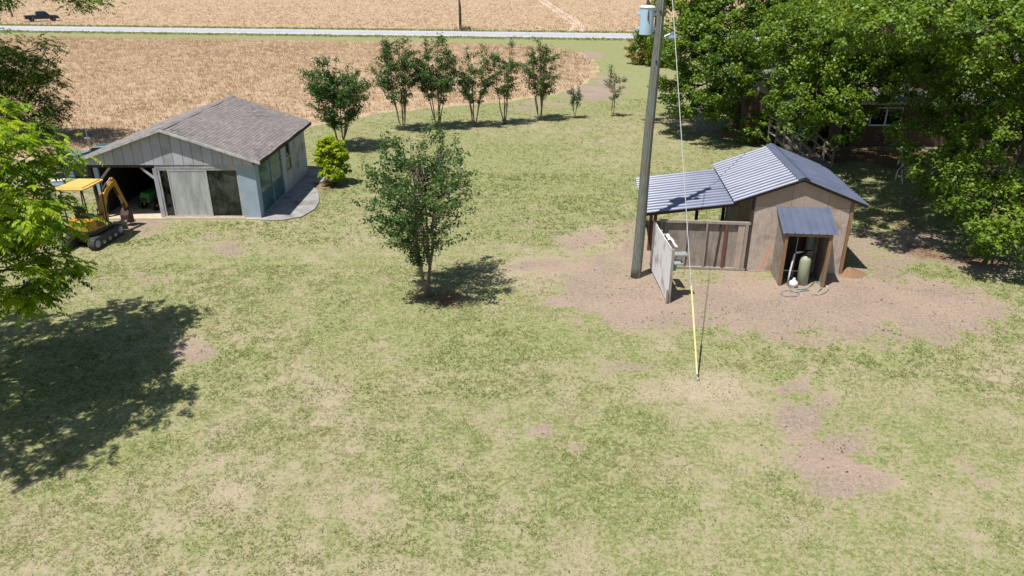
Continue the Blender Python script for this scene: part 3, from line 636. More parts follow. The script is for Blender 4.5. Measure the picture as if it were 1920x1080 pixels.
# ------------------------------------------------------------------ crape myrtles
def myrtle(label, base, hgt, spread, nst, leaf, ntw, ncl, seed, group=None, bare=.24, mat='myrtle', shoots=6, rs=.035, nb=3, fork=.35, name='crape_myrtle', wide=.42):
    """several stems from a low fork, side twigs carrying leaf tufts with gaps between them"""
    global rng
    keep = rng; rng = np.random.default_rng(seed); rd = random.Random(seed)
    t = thing(name, label, 'tree', (base[0], base[1], 0), 0, group)
    tk = MB(); st = MB(); tw = MB(); CP = []; CD = []; CT = []
    a0 = rd.random() * 6; forks = []
    for k in range(nb):
        a = a0 + 2 * math.pi * k / nb + rd.uniform(-.3, .3); f = np.array([math.cos(a) * .22 * spread / 1.8, math.sin(a) * .22 * spread / 1.8, fork * rd.uniform(.75, 1.3)])
        tk.tube([(math.cos(a) * .06, math.sin(a) * .06, -.06), f * [.55, .55, .5] + [.02, 0, 0], f], [rs * 1.7, rs * 1.4, rs * 1.2], 8); forks.append((f, a))
    lop = rd.uniform(0, 6.28)
    for s in range(nst):
        b, a1 = forks[s % nb]; a = a1 + rd.uniform(-.9, .9); sp = spread * rd.uniform(.12, .55); hh = hgt * (1 - .42 * rd.random() ** 1.6)
        tip = np.array([math.cos(a) * sp, math.sin(a) * sp, hh]); pts = []
        bow = np.array([math.cos(a), math.sin(a), 0]) * spread * rd.uniform(-.02, .12)
        for k in range(8):
            f = k / 7; pts.append(b * (1 - f) + tip * f + bow * math.sin(math.pi * f) + np.array([rd.gauss(0, .025), rd.gauss(0, .025), 0]) * (0 < k))
        st.tube(pts, [rs * (1.0 - .88 * k / 7) + .005 for k in range(8)], 6)
        for k in range(ntw):
            f = .12 + .88 * rd.random(); i = min(int(f * 7), 6); g = f * 7 - i; p = pts[i] * (1 - g) + pts[i + 1] * g; zf = p[2] / hgt
            if zf < bare: continue
            u = (zf - bare) / (1.02 - bare); env = (u / wide) ** .45 if u < wide else max(.06, 1 - ((u - wide) / (1 - wide)) ** 1.25 * .88)
            az = a + rd.gauss(0, 1.25); reach = spread * env * (1 + .16 * math.sin(2 * az + lop) + .10 * math.sin(5 * az))
            tgt = reach * rd.uniform(.55, 1.12); d2 = np.array([math.cos(az), math.sin(az)]); cur = float(np.dot(p[:2], d2)); L = max(.18, min(tgt - cur, spread * .85))
            rise = L * rd.uniform(.15, .75); e = p + np.array([d2[0] * L, d2[1] * L, rise])
            tw.tube([p, p * .5 + e * .5 + np.array([0, 0, -.06 * L]), e], [.013, .008, .004], 3, cap=False)
            n = 1 + int(ncl * L / (spread * .45)); tb = rd.gauss(0, .12)
            for j in range(n):
                q = .3 + .75 * (j + rd.random()) / n; CP.append(p + (e - p) * q + np.array([rd.gauss(0, .05), rd.gauss(0, .05), rd.gauss(0, .05)])); CD.append((e - p) / np.linalg.norm(e - p)); CT.append(tb)
    for k in range(shoots):
        b = np.array(CP[rd.randrange(len(CP))]); tries = 0
        while b[2] < hgt * .62 and tries < 60: b = np.array(CP[rd.randrange(len(CP))]); tries += 1
        L = hgt * rd.uniform(.10, .2); e = b + np.array([rd.gauss(0, .22), rd.gauss(0, .22), 1]) * L; e[2] = min(e[2], hgt * 1.03)
        tw.tube([b, e], [.012, .003], 3, cap=False)
        for j in range(6): CP.append(b + (e - b) * (j + .5) / 6); CD.append(np.array([0, 0, 1.0])); CT.append(.1)
    tk.build('trunk', M['cmbark'], t, smooth=True); st.build('stem', M['cmbark'], t, smooth=True); tw.build('twig', M['cmbark'], t)
    CP = np.array(CP); CD = np.array(CD); CT = np.array(CT); m = rng.poisson(11, len(CP)) + 3; ii = np.repeat(np.arange(len(CP)), m); N = len(ii)
    o = rng.normal(size=(N, 3)) * np.array([.068, .068, .05]) * (leaf / .088)
    LP = CP[ii] + o + CD[ii] * rng.normal(0, .08, (N, 1))
    V, Fc = leafquads(LP, rng.normal(size=(N, 3)) * .75 + [0, 0, .8] + CD[ii] * .2, leaf * rng.uniform(.6, 1.35, N), leaf * .58 * rng.uniform(.7, 1.3, N))
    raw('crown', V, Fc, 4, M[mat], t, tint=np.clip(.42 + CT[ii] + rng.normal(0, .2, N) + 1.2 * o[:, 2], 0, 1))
    rng = keep
    return t

# ------------------------------------------------------------------ garage
def garage():
    OFF = (-14.36, 34.3, 0)
    t = thing('garage', 'grey gabled garage with open bay, dusty sliding glass doors and brown shingle roof', 'garage', OFF)
    B = lambda: MB(OFF)
    x0, x1, yf, yb = -17.87, -10.82, 30.35, 38.3
    rx, rz_, sl = -14.40, 3.93, 0.346
    B().box((x0 - .05, yf - .12, -.1), (x1 + .02, yb, .06)).build('floor_slab', M['sandy'], t)
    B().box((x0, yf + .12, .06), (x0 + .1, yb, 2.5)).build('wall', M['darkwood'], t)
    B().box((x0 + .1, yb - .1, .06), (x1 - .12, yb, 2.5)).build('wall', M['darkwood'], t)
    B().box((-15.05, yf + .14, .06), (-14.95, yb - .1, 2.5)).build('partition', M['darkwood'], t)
    und = lambda x: rz_ - .13 - sl * abs(x - rx)
    # front gable of grooved panels
    n = 17; wd = (x1 - .04 - x0) / n
    for i in range(n):
        a = x0 + i * wd + .009; b = x0 + (i + 1) * wd - .009
        pl = [(a, 2.38), (b, 2.38), (b, und(b))] + ([(rx, und(rx))] if a < rx < b else []) + [(a, und(a))]
        m = B(); m.tint = random.uniform(0, .9); m.prism(pl, yf - .035 + random.uniform(-.004, .004), yf, 'y').build('panel', M['siding'], t)
    B().prism([(x0 + .02, 2.39), (x1 - .03, 2.39), (x1 - .03, und(x1)), (rx, und(rx)), (x0 + .02, und(x0))], yf + .003, yf + .08, 'y').build('gable_backing', M['darkwood'], t)
    B().prism([(x0 + .02, 2.45), (x1 - .03, 2.45), (x1 - .03, und(x1)), (rx, und(rx)), (x0 + .02, und(x0))], yb - .07, yb - .002, 'y').build('rear_gable', M['siding'], t)
    B().box((-15.02, yf - .012, 2.22), (x1 - .002, yf + .1, 2.372)).build('header', M['siding'], t)
    B().box((x0 + .1, yf + .0, 2.26), (-15.03, yf + .1, 2.374)).build('header', M['darkwood'], t)
    B().box((-17.62, yf + .002, .06), (-17.44, yf + .115, 2.255)).build('post', M['bluegrey'], t)
    B().box((-15.12, yf - .02, .06), (-14.94, yf + .118, 2.215)).build('post', M['siding'], t)
    B().beam((-17.43, yf + .06, 1.72), (-16.93, yf + .06, 2.25), .09, .05, (0, 1, 0)).build('brace', M['trim'], t)
    B().beam((-15.13, yf + .06, 1.78), (-15.62, yf + .06, 2.25), .09, .05, (0, 1, 0)).build('brace', M['trim'], t)
    # front sliding doors
    d = B()
    d.box((-14.93, yf + .0, .06), (-11.56, yf + .07, .13)); d.box((-14.93, yf + .0, 2.14), (-11.56, yf + .07, 2.216))
    d.box((-11.62, yf + .001, .13), (-11.56, yf + .069, 2.14)); d.box((-14.93, yf + .001, .13), (-14.86, yf + .069, 2.14))
    dr = d.build('sliding_door', M['trim'], t)
    B().box((-14.86, yf + .05, .13), (-14.5, yf + .056, 2.14)).build('pane', M['darkglass'], dr)
    B().box((-14.47, yf + .012, .17), (-12.93, yf + .018, 2.10)).build('pane', M['dustglass'], dr)
    f = B(); f.box((-14.52, yf - .004, .131), (-14.46, yf + .03, 2.139)); f.box((-12.94, yf - .004, .131), (-12.87, yf + .03, 2.139)); f.box((-14.46, yf, .131), (-12.94, yf + .028, .17)); f.box((-14.46, yf, 2.10), (-12.94, yf + .028, 2.139))
    f.build('frame', M['alu'], dr)
    B().box((-12.87, yf + .045, .132), (-11.62, yf + .051, 2.138)).build('pane', M['darkglass'], dr)
    B().box((-14.95, yf - .1, .061), (-11.5, yf - .005, .10)).build('sill', M['sandy'], t)
    B().box((-11.555, yf - .016, .0), (x1, yf + .11, 2.219)).build('corner_panel', M['bluegrey'], t)
    # right side wall
    B().box((x1 - .1, yf + .113, 0), (x1, yf + .40, 2.5)).build('panel', M['bluegrey'], t)
    B().box((x1 - .1, yf + .40, 2.30), (x1 - .002, 34.12, 2.5)).build('header', M['trim'], t)
    d = B(); yy0, yy1 = yf + .402, 34.118
    d.box((x1 - .07, yy0, 0), (x1 - .005, yy1, .09)); d.box((x1 - .07, yy0, 2.22), (x1 - .005, yy1, 2.299))
    for yy in (yy0, (yy0 + yy1) / 2 - .04, yy1 - .08): d.box((x1 - .068, yy, .09), (x1 - .003, yy + .08, 2.22))
    sd = d.build('sliding_door', M['teal'], t)
    B().box((x1 - .04, yy0 + .08, .09), (x1 - .034, (yy0 + yy1) / 2 - .04, 2.22)).build('pane', M['tealglass'], sd)
    B().box((x1 - .05, (yy0 + yy1) / 2 + .04, .09), (x1 - .044, yy1 - .08, 2.22)).build('pane', M['tealglass'], sd)
    B().box((x1 - .1, 34.12, 0), (x1, 34.78, 2.5)).build('panel', M['sidewall'], t)
    B().box((x1 - .1, 34.79, 0), (x1 - .004, 35.55, .94)).build('panel', M['sidewall'], t)
    B().box((x1 - .1, 34.79, 2.24), (x1 - .004, 35.55, 2.5)).build('panel', M['sidewall'], t)
    B().box((x1 - .1, 35.56, 0), (x1, 36.92, 2.5)).build('panel', M['sidewall'], t)
    B().box((x1 - .1, 36.94, 0), (x1 - .002, yb, 2.5)).build('panel', M['sidewall'], t)
    wn = B(); wn.box((x1 - .06, 34.79, .94), (x1 + .02, 34.84, 2.24)); wn.box((x1 - .06, 35.5, .94), (x1 + .02, 35.55, 2.24)); wn.box((x1 - .06, 34.84, .94), (x1 + .02, 35.5, .99)); wn.box((x1 - .06, 34.84, 2.19), (x1 + .02, 35.5, 2.24)); wn.box((x1 - .055, 34.84, 1.56), (x1 + .015, 35.5, 1.61))
    wo = wn.build('window', M['trim'], t)
    B().box((x1 - .03, 34.84, .99), (x1 - .024, 35.5, 1.56)).build('pane', M['winglass'], wo); B().box((x1 - .04, 34.84, 1.61), (x1 - .034, 35.5, 2.19)).build('pane', M['winglass'], wo)
    # roof: sagging deck and shingle courses
    ya, yz = 30.11, 38.62; ex = 3.90
    def rzf(dx, y):
        s = .045 * math.sin((y - ya) * 1.05 + .5) * math.sin(dx / ex * math.pi) + .02 * math.sin((y - ya) * 2.3 + dx)
        return rz_ - sl * dx - s * .7
    for sg, nm in ((1, 'right'), (-1, 'left')):
        nu, nv = 14, 24; V = []; Fc = []
        for k in range(2):
            for i in range(nu + 1):
                for j in range(nv + 1):
                    dx = ex * i / nu; y = ya + (yz - ya) * j / nv; V.append((rx + sg * dx - OFF[0], y - OFF[1], rzf(dx, y) - .012 - .09 * k))
        q = (nu + 1) * (nv + 1); ix = lambda i, j, k: k * q + i * (nv + 1) + j
        for k in range(2):
            for i in range(nu):
                for j in range(nv): Fc.append((ix(i, j, k), ix(i + 1, j, k), ix(i + 1, j + 1, k), ix(i, j + 1, k)))
        for j in range(nv): Fc.append((ix(nu, j, 0), ix(nu, j + 1, 0), ix(nu, j + 1, 1), ix(nu, j, 1)))
        for i in range(nu):
            Fc.append((ix(i, 0, 0), ix(i + 1, 0, 0), ix(i + 1, 0, 1), ix(i, 0, 1))); Fc.append((ix(i, nv, 0), ix(i + 1, nv, 0), ix(i + 1, nv, 1), ix(i, nv, 1)))
        raw('roof_deck', V, Fc, 4, M['darkwood'], t)
        m = B(); nc = 29; st = ex / nc
        for c in range(nc):
            dx0 = c * st; dx1 = min(ex + .03, dx0 + st * 1.12); o = (c % 2) * .15 + random.uniform(-.02, .02); y = ya - .04 - o
            while y < yz + .03:
                y2 = min(y + .305, yz + .035); y1 = max(y, ya - .035)
                if y2 - y1 > .03:
                    up = .012 + random.uniform(0, .005); ylo = y1 + .003; yhi = y2 - .003
                    A = [(rx + sg * dx0, ylo, rzf(dx0, ylo) + .004), (rx + sg * dx0, yhi, rzf(dx0, yhi) + .004), (rx + sg * dx1, yhi, rzf(dx1, yhi) + up), (rx + sg * dx1, ylo, rzf(dx1, ylo) + up)]
                    Cc = [(p[0], p[1], p[2] - .014) for p in A]
                    m.tint = max(0.001, random.gauss(.45, .3)); m.add(A + Cc, [(0, 1, 2, 3), (3, 2, 6, 7), (0, 3, 7, 4), (1, 5, 6, 2)])
                y += .305
        tag(m.build('shingles', M['shingle'], t), kind='stuff')
        # fascias
        fa = B()
        for y in (ya - .06,):
            fa.prism([(rx, rz_ - .005), (rx + sg * (ex + .04), rz_ - .005 - sl * (ex + .04)), (rx + sg * (ex + .04), rz_ - .115 - sl * (ex + .04)), (rx, rz_ - .115)], y, y + .035, 'y')
        fa.build('fascia', M['fascia'], t)
        fb = B(); fb.prism([(rx, rz_ - .02), (rx + sg * ex, rz_ - .02 - sl * ex), (rx + sg * ex, rz_ - .16 - sl * ex), (rx, rz_ - .16)], yz, yz + .03, 'y'); fb.build('fascia', M['fascia'], t)
        e = B(); xa = rx + sg * (ex + .005); e.box((min(xa, xa + sg * .03), ya - .02, rz_ - sl * ex - .15), (max(xa, xa + sg * .03), yz, rz_ - sl * ex - .02)); e.build('fascia', M['darkwood'], t)
    rc = B()
    y = ya - .035
    while y < yz:
        rc.tint = random.uniform(.2, .8)
        rc.prism([(rx - .16, rz_ - .03), (rx, rz_ + .028), (rx + .16, rz_ - .03), (rx, rz_ + .012)], y, min(y + .3, yz + .03), 'y'); y += .302
    rc.build('ridge_cap', M['shingle'], t)
garage()
# concrete apron at the side
def apron():
    pts = [G(*p)[:2] for p in [(489, 414), (530, 414), (565, 408), (590, 394), (599, 379), (597, 362), (588, 351), (582, 345)]]
    pts += [(-9.55, 36.2), (-9.8, 38.6), (-10.8, 38.6), (-10.8, 30.3)]
    V = [(*p, .05) for p in pts] + [(*p, -.02) for p in pts]; n = len(pts)
    m = MB((-10, 33, 0)); m.add(V, [tuple(range(n - 1, -1, -1))] + [(i, (i + 1) % n, n + (i + 1) % n, n + i) for i in range(n)])
    o = m.build('concrete_apron', M['concrete']); o.location = (-10, 33, 0)
    tag(o, 'stained concrete apron with a rounded corner beside the garage side wall', 'pavement', kind='structure')
apron()

# things seen through the garage
def patio_set():
    t = thing('patio_table', 'round white wire table behind the dark garage glass', 'table', (-12.2, 31.9, .06))
    MB().lathe([(.02, .70), (.55, .71), (.56, .725), (.02, .73)], n=24).build('table_top', M['white'], t)
    for k in range(3):
        a = k * 2.1 + .4; MB().tube([(0, 0, .7), (math.cos(a) * .15, math.sin(a) * .15, .35), (math.cos(a) * .42, math.sin(a) * .42, 0)], .016, 6).build('leg', M['white'], t)
    for i, (x, y, rz, lb) in enumerate(((-11.65, 31.35, .7, 'white wire chair behind the garage glass near the corner panel'), (-12.85, 32.4, -2.2, 'white wire chair on the far side of the wire table'))):
        c = thing('patio_chair', lb, 'chair', (x, y, .06), rz)
        m = MB(); m.box((-.22, -.22, .42), (.22, .22, .45)); m.build('seat', M['white'], c)
        m = MB(); m.tube([(-.21, -.22, .45), (-.2, -.27, .85), (0, -.29, .95), (.2, -.27, .85), (.21, -.22, .45)], .014, 6)
        for k in (-.1, 0, .1): m.tube([(k, -.22, .45), (k, -.28, .92)], .008, 5)
        m.build('backrest', M['white'], c)
        for sx in (-1, 1):
            for sy in (-1, 1): MB().tube([(sx * .19, sy * .19, .43), (sx * .23, sy * .23, 0)], .012, 5).build('leg', M['white'], c)
patio_set()

def mower():
    t = thing('garden_tractor', 'green garden tractor with yellow wheel hubs inside the open garage bay', 'tractor', (-15.95, 32.1, .06), R(160))
    # forward = +y (towards the back of the bay turned)
    MB().prism([(-.85, .35), (-.85, .68), (-.2, .78), (-.2, .35)], -.27, .27, 'x').build('rear_body', M['green'], t, bevel=.03)
    hd = MB().prism([(-.05, .38), (-.05, .86), (.75, .80), (.84, .62), (.84, .38)], -.24, .24, 'x').build('hood', M['green'], t, bevel=.04)
    MB().box((-.2, .842, .42), (.2, .848, .6)).build('grille', M['black'], hd)
    MB().box((-.42, -.18, .30), (.42, .3, .36)).build('footboard', M['black'], t)
    for sx in (-1, 1):
        fb = MB(); fb.tube([(sx * .42, -.95 + .02, .45), (sx * .42, -.8, .72), (sx * .42, -.5, .8), (sx * .42, -.2, .7)], .05, 6); fb.build('fender', M['yel'] if sx < 0 else M['green'], t, smooth=True)
    st = MB(); st.prism([(-.75, .78), (-.3, .78), (-.3, .86), (-.66, .88), (-.78, 1.18), (-.86, 1.17)], -.2, .2, 'x'); st.build('seat', M['yel'], t, bevel=.03)
    MB().tube([(0, -.02, .8), (0, -.12, 1.05)], .02, 6).build('steering_column', M['black'], t)
    sw = MB(); sw.tube([(.17 * math.cos(a), -.13 + .06 * math.sin(a), 1.06 + .16 * math.sin(a)) for a in np.linspace(0, 6.283, 17)], .014, 6); sw.build('steering_wheel', M['black'], t)
    ro = MB(); ro.tube([(-.34, -.9, .6), (-.34, -.95, 1.15), (-.28, -.97, 1.32), (-.12, -.98, 1.42), (.12, -.98, 1.42), (.28, -.97, 1.32), (.34, -.95, 1.15), (.34, -.9, .6)], .035, 8); ro.build('roll_bar', M['yel'], t, smooth=True)
    for sx in (-1, 1):
        for (y, r, wd) in ((-.5, .33, .26), (.6, .22, .16)):
            x = sx * (.42 if y < 0 else .36)
            w_ = MB().lathe([(r * .55, -wd / 2), (r * .93, -wd / 2), (r, -wd / 3), (r, wd / 3), (r * .93, wd / 2), (r * .55, wd / 2)], (x, y, r), 20, 'x').build('wheel', M['black'], t, smooth=False)
            MB().lathe([(.03, -wd / 2 - .01), (r * .5, -wd / 2 + .02), (r * .55, wd / 2 - .02), (.03, wd / 2 + .01)], (x, y, r), 16, 'x').build('rim', M['yel'], w_)
mower()

# ------------------------------------------------------------------ mini excavator
def excavator():
    t = thing('mini_excavator', 'yellow mini excavator with canopy parked at the open garage bay', 'excavator', (-16.52, 27.45, 0), R(-3))
    for sx in (-1, 1):
        x = sx * .52; wd = .25
        prof = []
        for k in range(13):
            a = -math.pi / 2 - math.pi * k / 12; prof.append((-.82 + .22 * math.cos(a), .23 + .22 * math.sin(a)))
        for k in range(13):
            a = math.pi / 2 - math.pi * k / 12; prof.append((.82 + .22 * math.cos(a), .23 + .22 * math.sin(a)))
        tr = MB().prism(prof, x - wd / 2, x + wd / 2, 'x').build('track', M['grime'], t)
        # grousers
        g = MB(); pp = prof + [prof[0]]; acc = 0
        for i in range(len(pp) - 1):
            a = np.array(pp[i]); b = np.array(pp[i + 1]); L = np.linalg.norm(b - a); d = (b - a) / L; nn = np.array([-d[1], d[0]])
            k = max(1, int(round(L / .085)))
            for j in range(k):
                c = a + d * L * (j + .5) / k; lo = c - d * .018; hi = c + d * .018
                q0 = lo + nn * .02; q1 = hi + nn * .02; i0 = lo - nn * .01; i1 = hi - nn * .01
                for s2 in (1,):
                    g.add([(x - wd / 2 - .003, *i0), (x - wd / 2 - .003, *i1), (x - wd / 2 - .003, *q1), (x - wd / 2 - .003, *q0), (x + wd / 2 + .003, *i0), (x + wd / 2 + .003, *i1), (x + wd / 2 + .003, *q1), (x + wd / 2 + .003, *q0)],
                          [(0, 1, 2, 3), (4, 7, 6, 5), (0, 4, 5, 1), (1, 5, 6, 2), (2, 6, 7, 3), (3, 7, 4, 0)])
        g.build('tread', M['grime'], tr)
        for yy, r in ((-.82, .15), (.82, .15), (-.4, .09), (0, .09), (.4, .09)):
            w_ = MB().lathe([(.02, 0), (r, 0), (r * .9, .03), (.05, .045), (.02, .05)], (x + sx * wd / 2 + (.0 if sx > 0 else -.0), yy, .23 if r > .1 else .16), 14, 'x') if sx > 0 else MB().lathe([(.02, -.05), (.05, -.045), (r * .9, -.03), (r, 0), (.02, 0)], (x - wd / 2, yy, .23 if r > .1 else .16), 14, 'x')
            w_.build('roller', M['steel'], tr)
    MB().box((-.42, -.6, .2), (.42, .6, .42)).build('undercarriage', M['blacksteel'], t, bevel=.03)
    MB().lathe([(.3, .42), (.3, .52)], n=20).build('slew_ring', M['blacksteel'], t)
    # dozer blade
    bl = MB().prism([(1.28, .10), (1.36, .08), (1.33, .30), (1.38, .46), (1.30, .46), (1.25, .3)], -.62, .66, 'x').build('blade', M['bladedust'], t)
    for sx in (-1, 1): MB().beam((sx * .25, .55, .26), (sx * .3, 1.28, .26), .08, .1).build('blade_arm', M['bladedust'], bl)
    # upper structure turned a little
    def rot(a): return (math.cos(a), math.sin(a))
    MB().prism([(-.55, -.62), (-.35, -.80), (.35, -.80), (.55, -.62), (.55, .52), (.3, .62), (-.3, .62), (-.55, .52)], .52, .68, 'z').build('turntable', M['blacksteel'], t, bevel=.02)
    cw = MB().prism([(-.54, -.60), (-.36, -.80), (.36, -.80), (.54, -.60), (.54, .06), (.2, .06), (.2, -.18), (-.54, -.18)], .68, 1.10, 'z').build('engine_cover', M['cat'], t, bevel=.03)
    for k in range(3):
        MB().beam((.543, -.48 + .015 * k, .98 - .09 * k), (.543, -.17 - .03 * k, .98 - .09 * k), .012, .045, (0, 0, 1)).build('vent', M['black'], cw)
    MB().prism([(-.3, .655), (-.3, .9), (.05, 1.0), (.12, .9), (.12, .655)], .30, .54, 'x').build('side_cover', M['cat'], t, bevel=.02)
    MB().box((-.40, .1, .682), (.28, .6, .72)).build('floor', M['black'], t)
    s = MB(); s.prism([(-.42, 1.10), (.0, 1.10), (.02, 1.19), (-.34, 1.21), (-.44, 1.62), (-.52, 1.62)], -.27, .19, 'x'); s.build('seat', M['black'], t, bevel=.03)
    for (x, y, tilt) in ((-.46, -.62, -.02), (.42, -.62, -.02), (-.46, .42, .08), (.42, .42, .08)):
        MB().tube([(x, y, .70), (x * .98, y + tilt, 1.6), (x * .96, y + tilt * 1.6, 2.32)], .026, 8).build('canopy_post', M['blacksteel'], t)
    rf = MB(); rf.prism([(-.58, -.80), (.54, -.80), (.58, -.6), (.52, .62), (.40, .70), (-.44, .70), (-.56, .62), (-.62, -.6)], 2.32, 2.38, 'z')
    rf.build('canopy', M['catroof'], t, bevel=.02)
    MB().prism([(-.50, -.68), (.46, -.68), (.42, .58), (-.46, .58)], 2.38, 2.415, 'z').build('canopy_panel', M['catroof'], t, bevel=.015)
    MB().lathe([(.01, 2.27), (.05, 2.27), (.06, 2.315), (.01, 2.318)], (.36, .6, 0), 12).build('work_lamp', M['white'], t)
    for x in (-.28, .2):
        c = MB(); c.tube([(x, .16, .72), (x, .2, 1.0), (x + .03, .26, 1.2)], .014, 6); c.tube([(x + .03, .25, 1.18), (x + .03, .28, 1.29)], .026, 6); c.build('lever', M['blacksteel'], t)
    for x in (-.14, .04):
        MB().tube([(x, .48, .72), (x, .53, 1.12), (x + .02, .49, 1.2)], .012, 6).build('lever', M['steel'], t)
    MB().box((-.44, .1, .72), (-.30, .5, 1.02)).build('console', M['black'], t, bevel=.02)
    MB().box((.2, .1, .9), (.32, .45, 1.05)).build('console', M['blacksteel'], t, bevel=.02)
    # digging arm, working in a plane turned slightly to the right
    a = R(-6); fx, fy = -math.sin(a), math.cos(a); o = np.array([.12, .62, .72])
    def pt(f, z): return (o[0] + fx * f, o[1] + fy * f, z)
    MB().box((o[0] - .13, .56, .58), (o[0] + .13, .86, .98)).build('swing_post', M['cat'], t, bevel=.03)
    def arm(name, path, hs, wd, mat, parent):
        m = MB(); n = len(path); P2 = [np.array(p) for p in path]; up = []; dn = []
        for i in range(n):
            d = P2[min(i + 1, n - 1)] - P2[max(i - 1, 0)]; d = d / np.linalg.norm(d); nn = np.array([-d[1], d[0]]); up.append(P2[i] + nn * hs[i] / 2); dn.append(P2[i] - nn * hs[i] / 2)
        pl = up + dn[::-1]; sd = np.array([fy, -fx, 0]) * wd / 2
        A = [np.array(pt(*q)) - sd for q in pl]; Bq = [np.array(pt(*q)) + sd for q in pl]; k = len(pl)
        fs = [(i, (i + 1) % k, k + (i + 1) % k, k + i) for i in range(k)]
        for i in range(n - 1):
            fs.append((i, i + 1, k - 2 - i, k - 1 - i)); fs.append((k + i, k + i + 1, 2 * k - 2 - i, 2 * k - 1 - i))
        m.add(A + Bq, fs); return m.build(name, mat, parent, bevel=.012)
    arm('boom', [(.12, .82), (.16, 1.15), (.26, 1.5), (.5, 1.76), (.86, 1.93), (1.06, 1.99)], [.18, .2, .25, .22, .17, .13], .17, M['cat'], t)
    arm('stick', [(.97, 2.17), (1.06, 2.0), (1.2, 1.62), (1.46, .98), (1.52, .78)], [.09, .18, .16, .12, .1], .14, M['cat'], t)
    MB().tube([pt(.34, 1.82), pt(.64, 2.03)], .05, 10).build('cylinder', M['blacksteel'], t); MB().tube([pt(.64, 2.03), pt(.96, 2.16)], .025, 8).build('piston_rod', M['steel'], t)
    MB().tube([pt(.36, .86), pt(.42, 1.25)], .05, 10).build('cylinder', M['blacksteel'], t); MB().tube([pt(.42, 1.25), pt(.52, 1.64)], .025, 8).build('piston_rod', M['steel'], t)
    MB().tube([pt(1.02, 1.78), pt(1.18, 1.4)], .04, 10).build('cylinder', M['blacksteel'], t); MB().tube([pt(1.18, 1.4), pt(1.32, 1.0)], .022, 8).build('piston_rod', M['steel'], t)
    lk = MB(); lk.beam(pt(1.32, 1.0), pt(1.46, .86), .1, .05); lk.beam(pt(1.32, 1.0), pt(1.38, .68), .06, .05); lk.build('bucket_link', M['bucket'], t)
    MB().tube([pt(.2, 1.3), pt(.34, 1.72), pt(.6, 1.98), pt(1.0, 2.2), pt(1.12, 1.95)], .016, 6).build('hose', M['black'], t)
    # bucket: open shell with teeth
    prof = [(1.56, .80), (1.40, .70), (1.28, .50), (1.28, .28), (1.40, .14), (1.60, .12)]
    inn = [(1.57, .77), (1.42, .67), (1.31, .49), (1.31, .30), (1.41, .17), (1.60, .15)]
    bk = MB(); sd = np.array([fy, -fx, 0]) * .19; k = len(prof); pl = prof + inn[::-1]
    A = [np.array(pt(*q)) - sd for q in pl]; Bq = [np.array(pt(*q)) + sd for q in pl]; n2 = len(pl)
    bk.add(A + Bq, [(i, (i + 1) % n2, n2 + (i + 1) % n2, n2 + i) for i in range(n2)])
    for s_ in (-1, 1):
        C1 = [np.array(pt(*q)) + sd * s_ for q in prof]; C2 = [c - sd * s_ * .1 for c in C1]
        bk.add(C1 + C2, [tuple(range(k)), tuple(range(2 * k - 1, k - 1, -1))] + [(i, (i + 1) % k, k + (i + 1) % k, k + i) for i in range(k)])
    bo = bk.build('bucket', M['bucket'], t)
    for s_ in (-.8, -.27, .27, .8):
        p = np.array(pt(1.58, .135)) + sd * s_; q = np.array(pt(1.72, .14)) + sd * s_; MB().beam(p, q, .04, .03).build('tooth', M['steel'], bo)
    # jacket lying on the engine cover
    j = MB()
    V = []; n = 9
    for i in range(n):
        for k2 in range(n):
            u, v = i / (n - 1) - .5, k2 / (n - 1) - .5; V.append((u * .34, v * .3, .10 + .05 * math.sin(9 * u + 3) * math.cos(8 * v) - .35 * (u * u + v * v)))
    for i in range(n):
        for k2 in range(n):
            u, v = i / (n - 1) - .5, k2 / (n - 1) - .5; V.append((u * .36, v * .32, .0))
    ix = lambda i, k2, l_: l_ * n * n + i * n + k2
    fs = []
    for i in range(n - 1):
        for k2 in range(n - 1):
            fs.append((ix(i, k2, 0), ix(i + 1, k2, 0), ix(i + 1, k2 + 1, 0), ix(i, k2 + 1, 0))); fs.append((ix(i, k2, 1), ix(i, k2 + 1, 1), ix(i + 1, k2 + 1, 1), ix(i + 1, k2, 1)))
    for i in range(n - 1):
        for (a_, b_) in (((i, 0), (i + 1, 0)), ((i, n - 1), (i + 1, n - 1)), ((0, i), (0, i + 1)), ((n - 1, i), (n - 1, i + 1))):
            fs.append((ix(*a_, 0), ix(*b_, 0), ix(*b_, 1), ix(*a_, 1)))
    j.add(V, fs); jo = j.build('jacket', M['bluecloth'], smooth=True); jo.location = (-16.34, 27.28, 1.105)
    tag(jo, 'crumpled blue cloth lying on the excavator engine cover', 'cloth')
excavator()

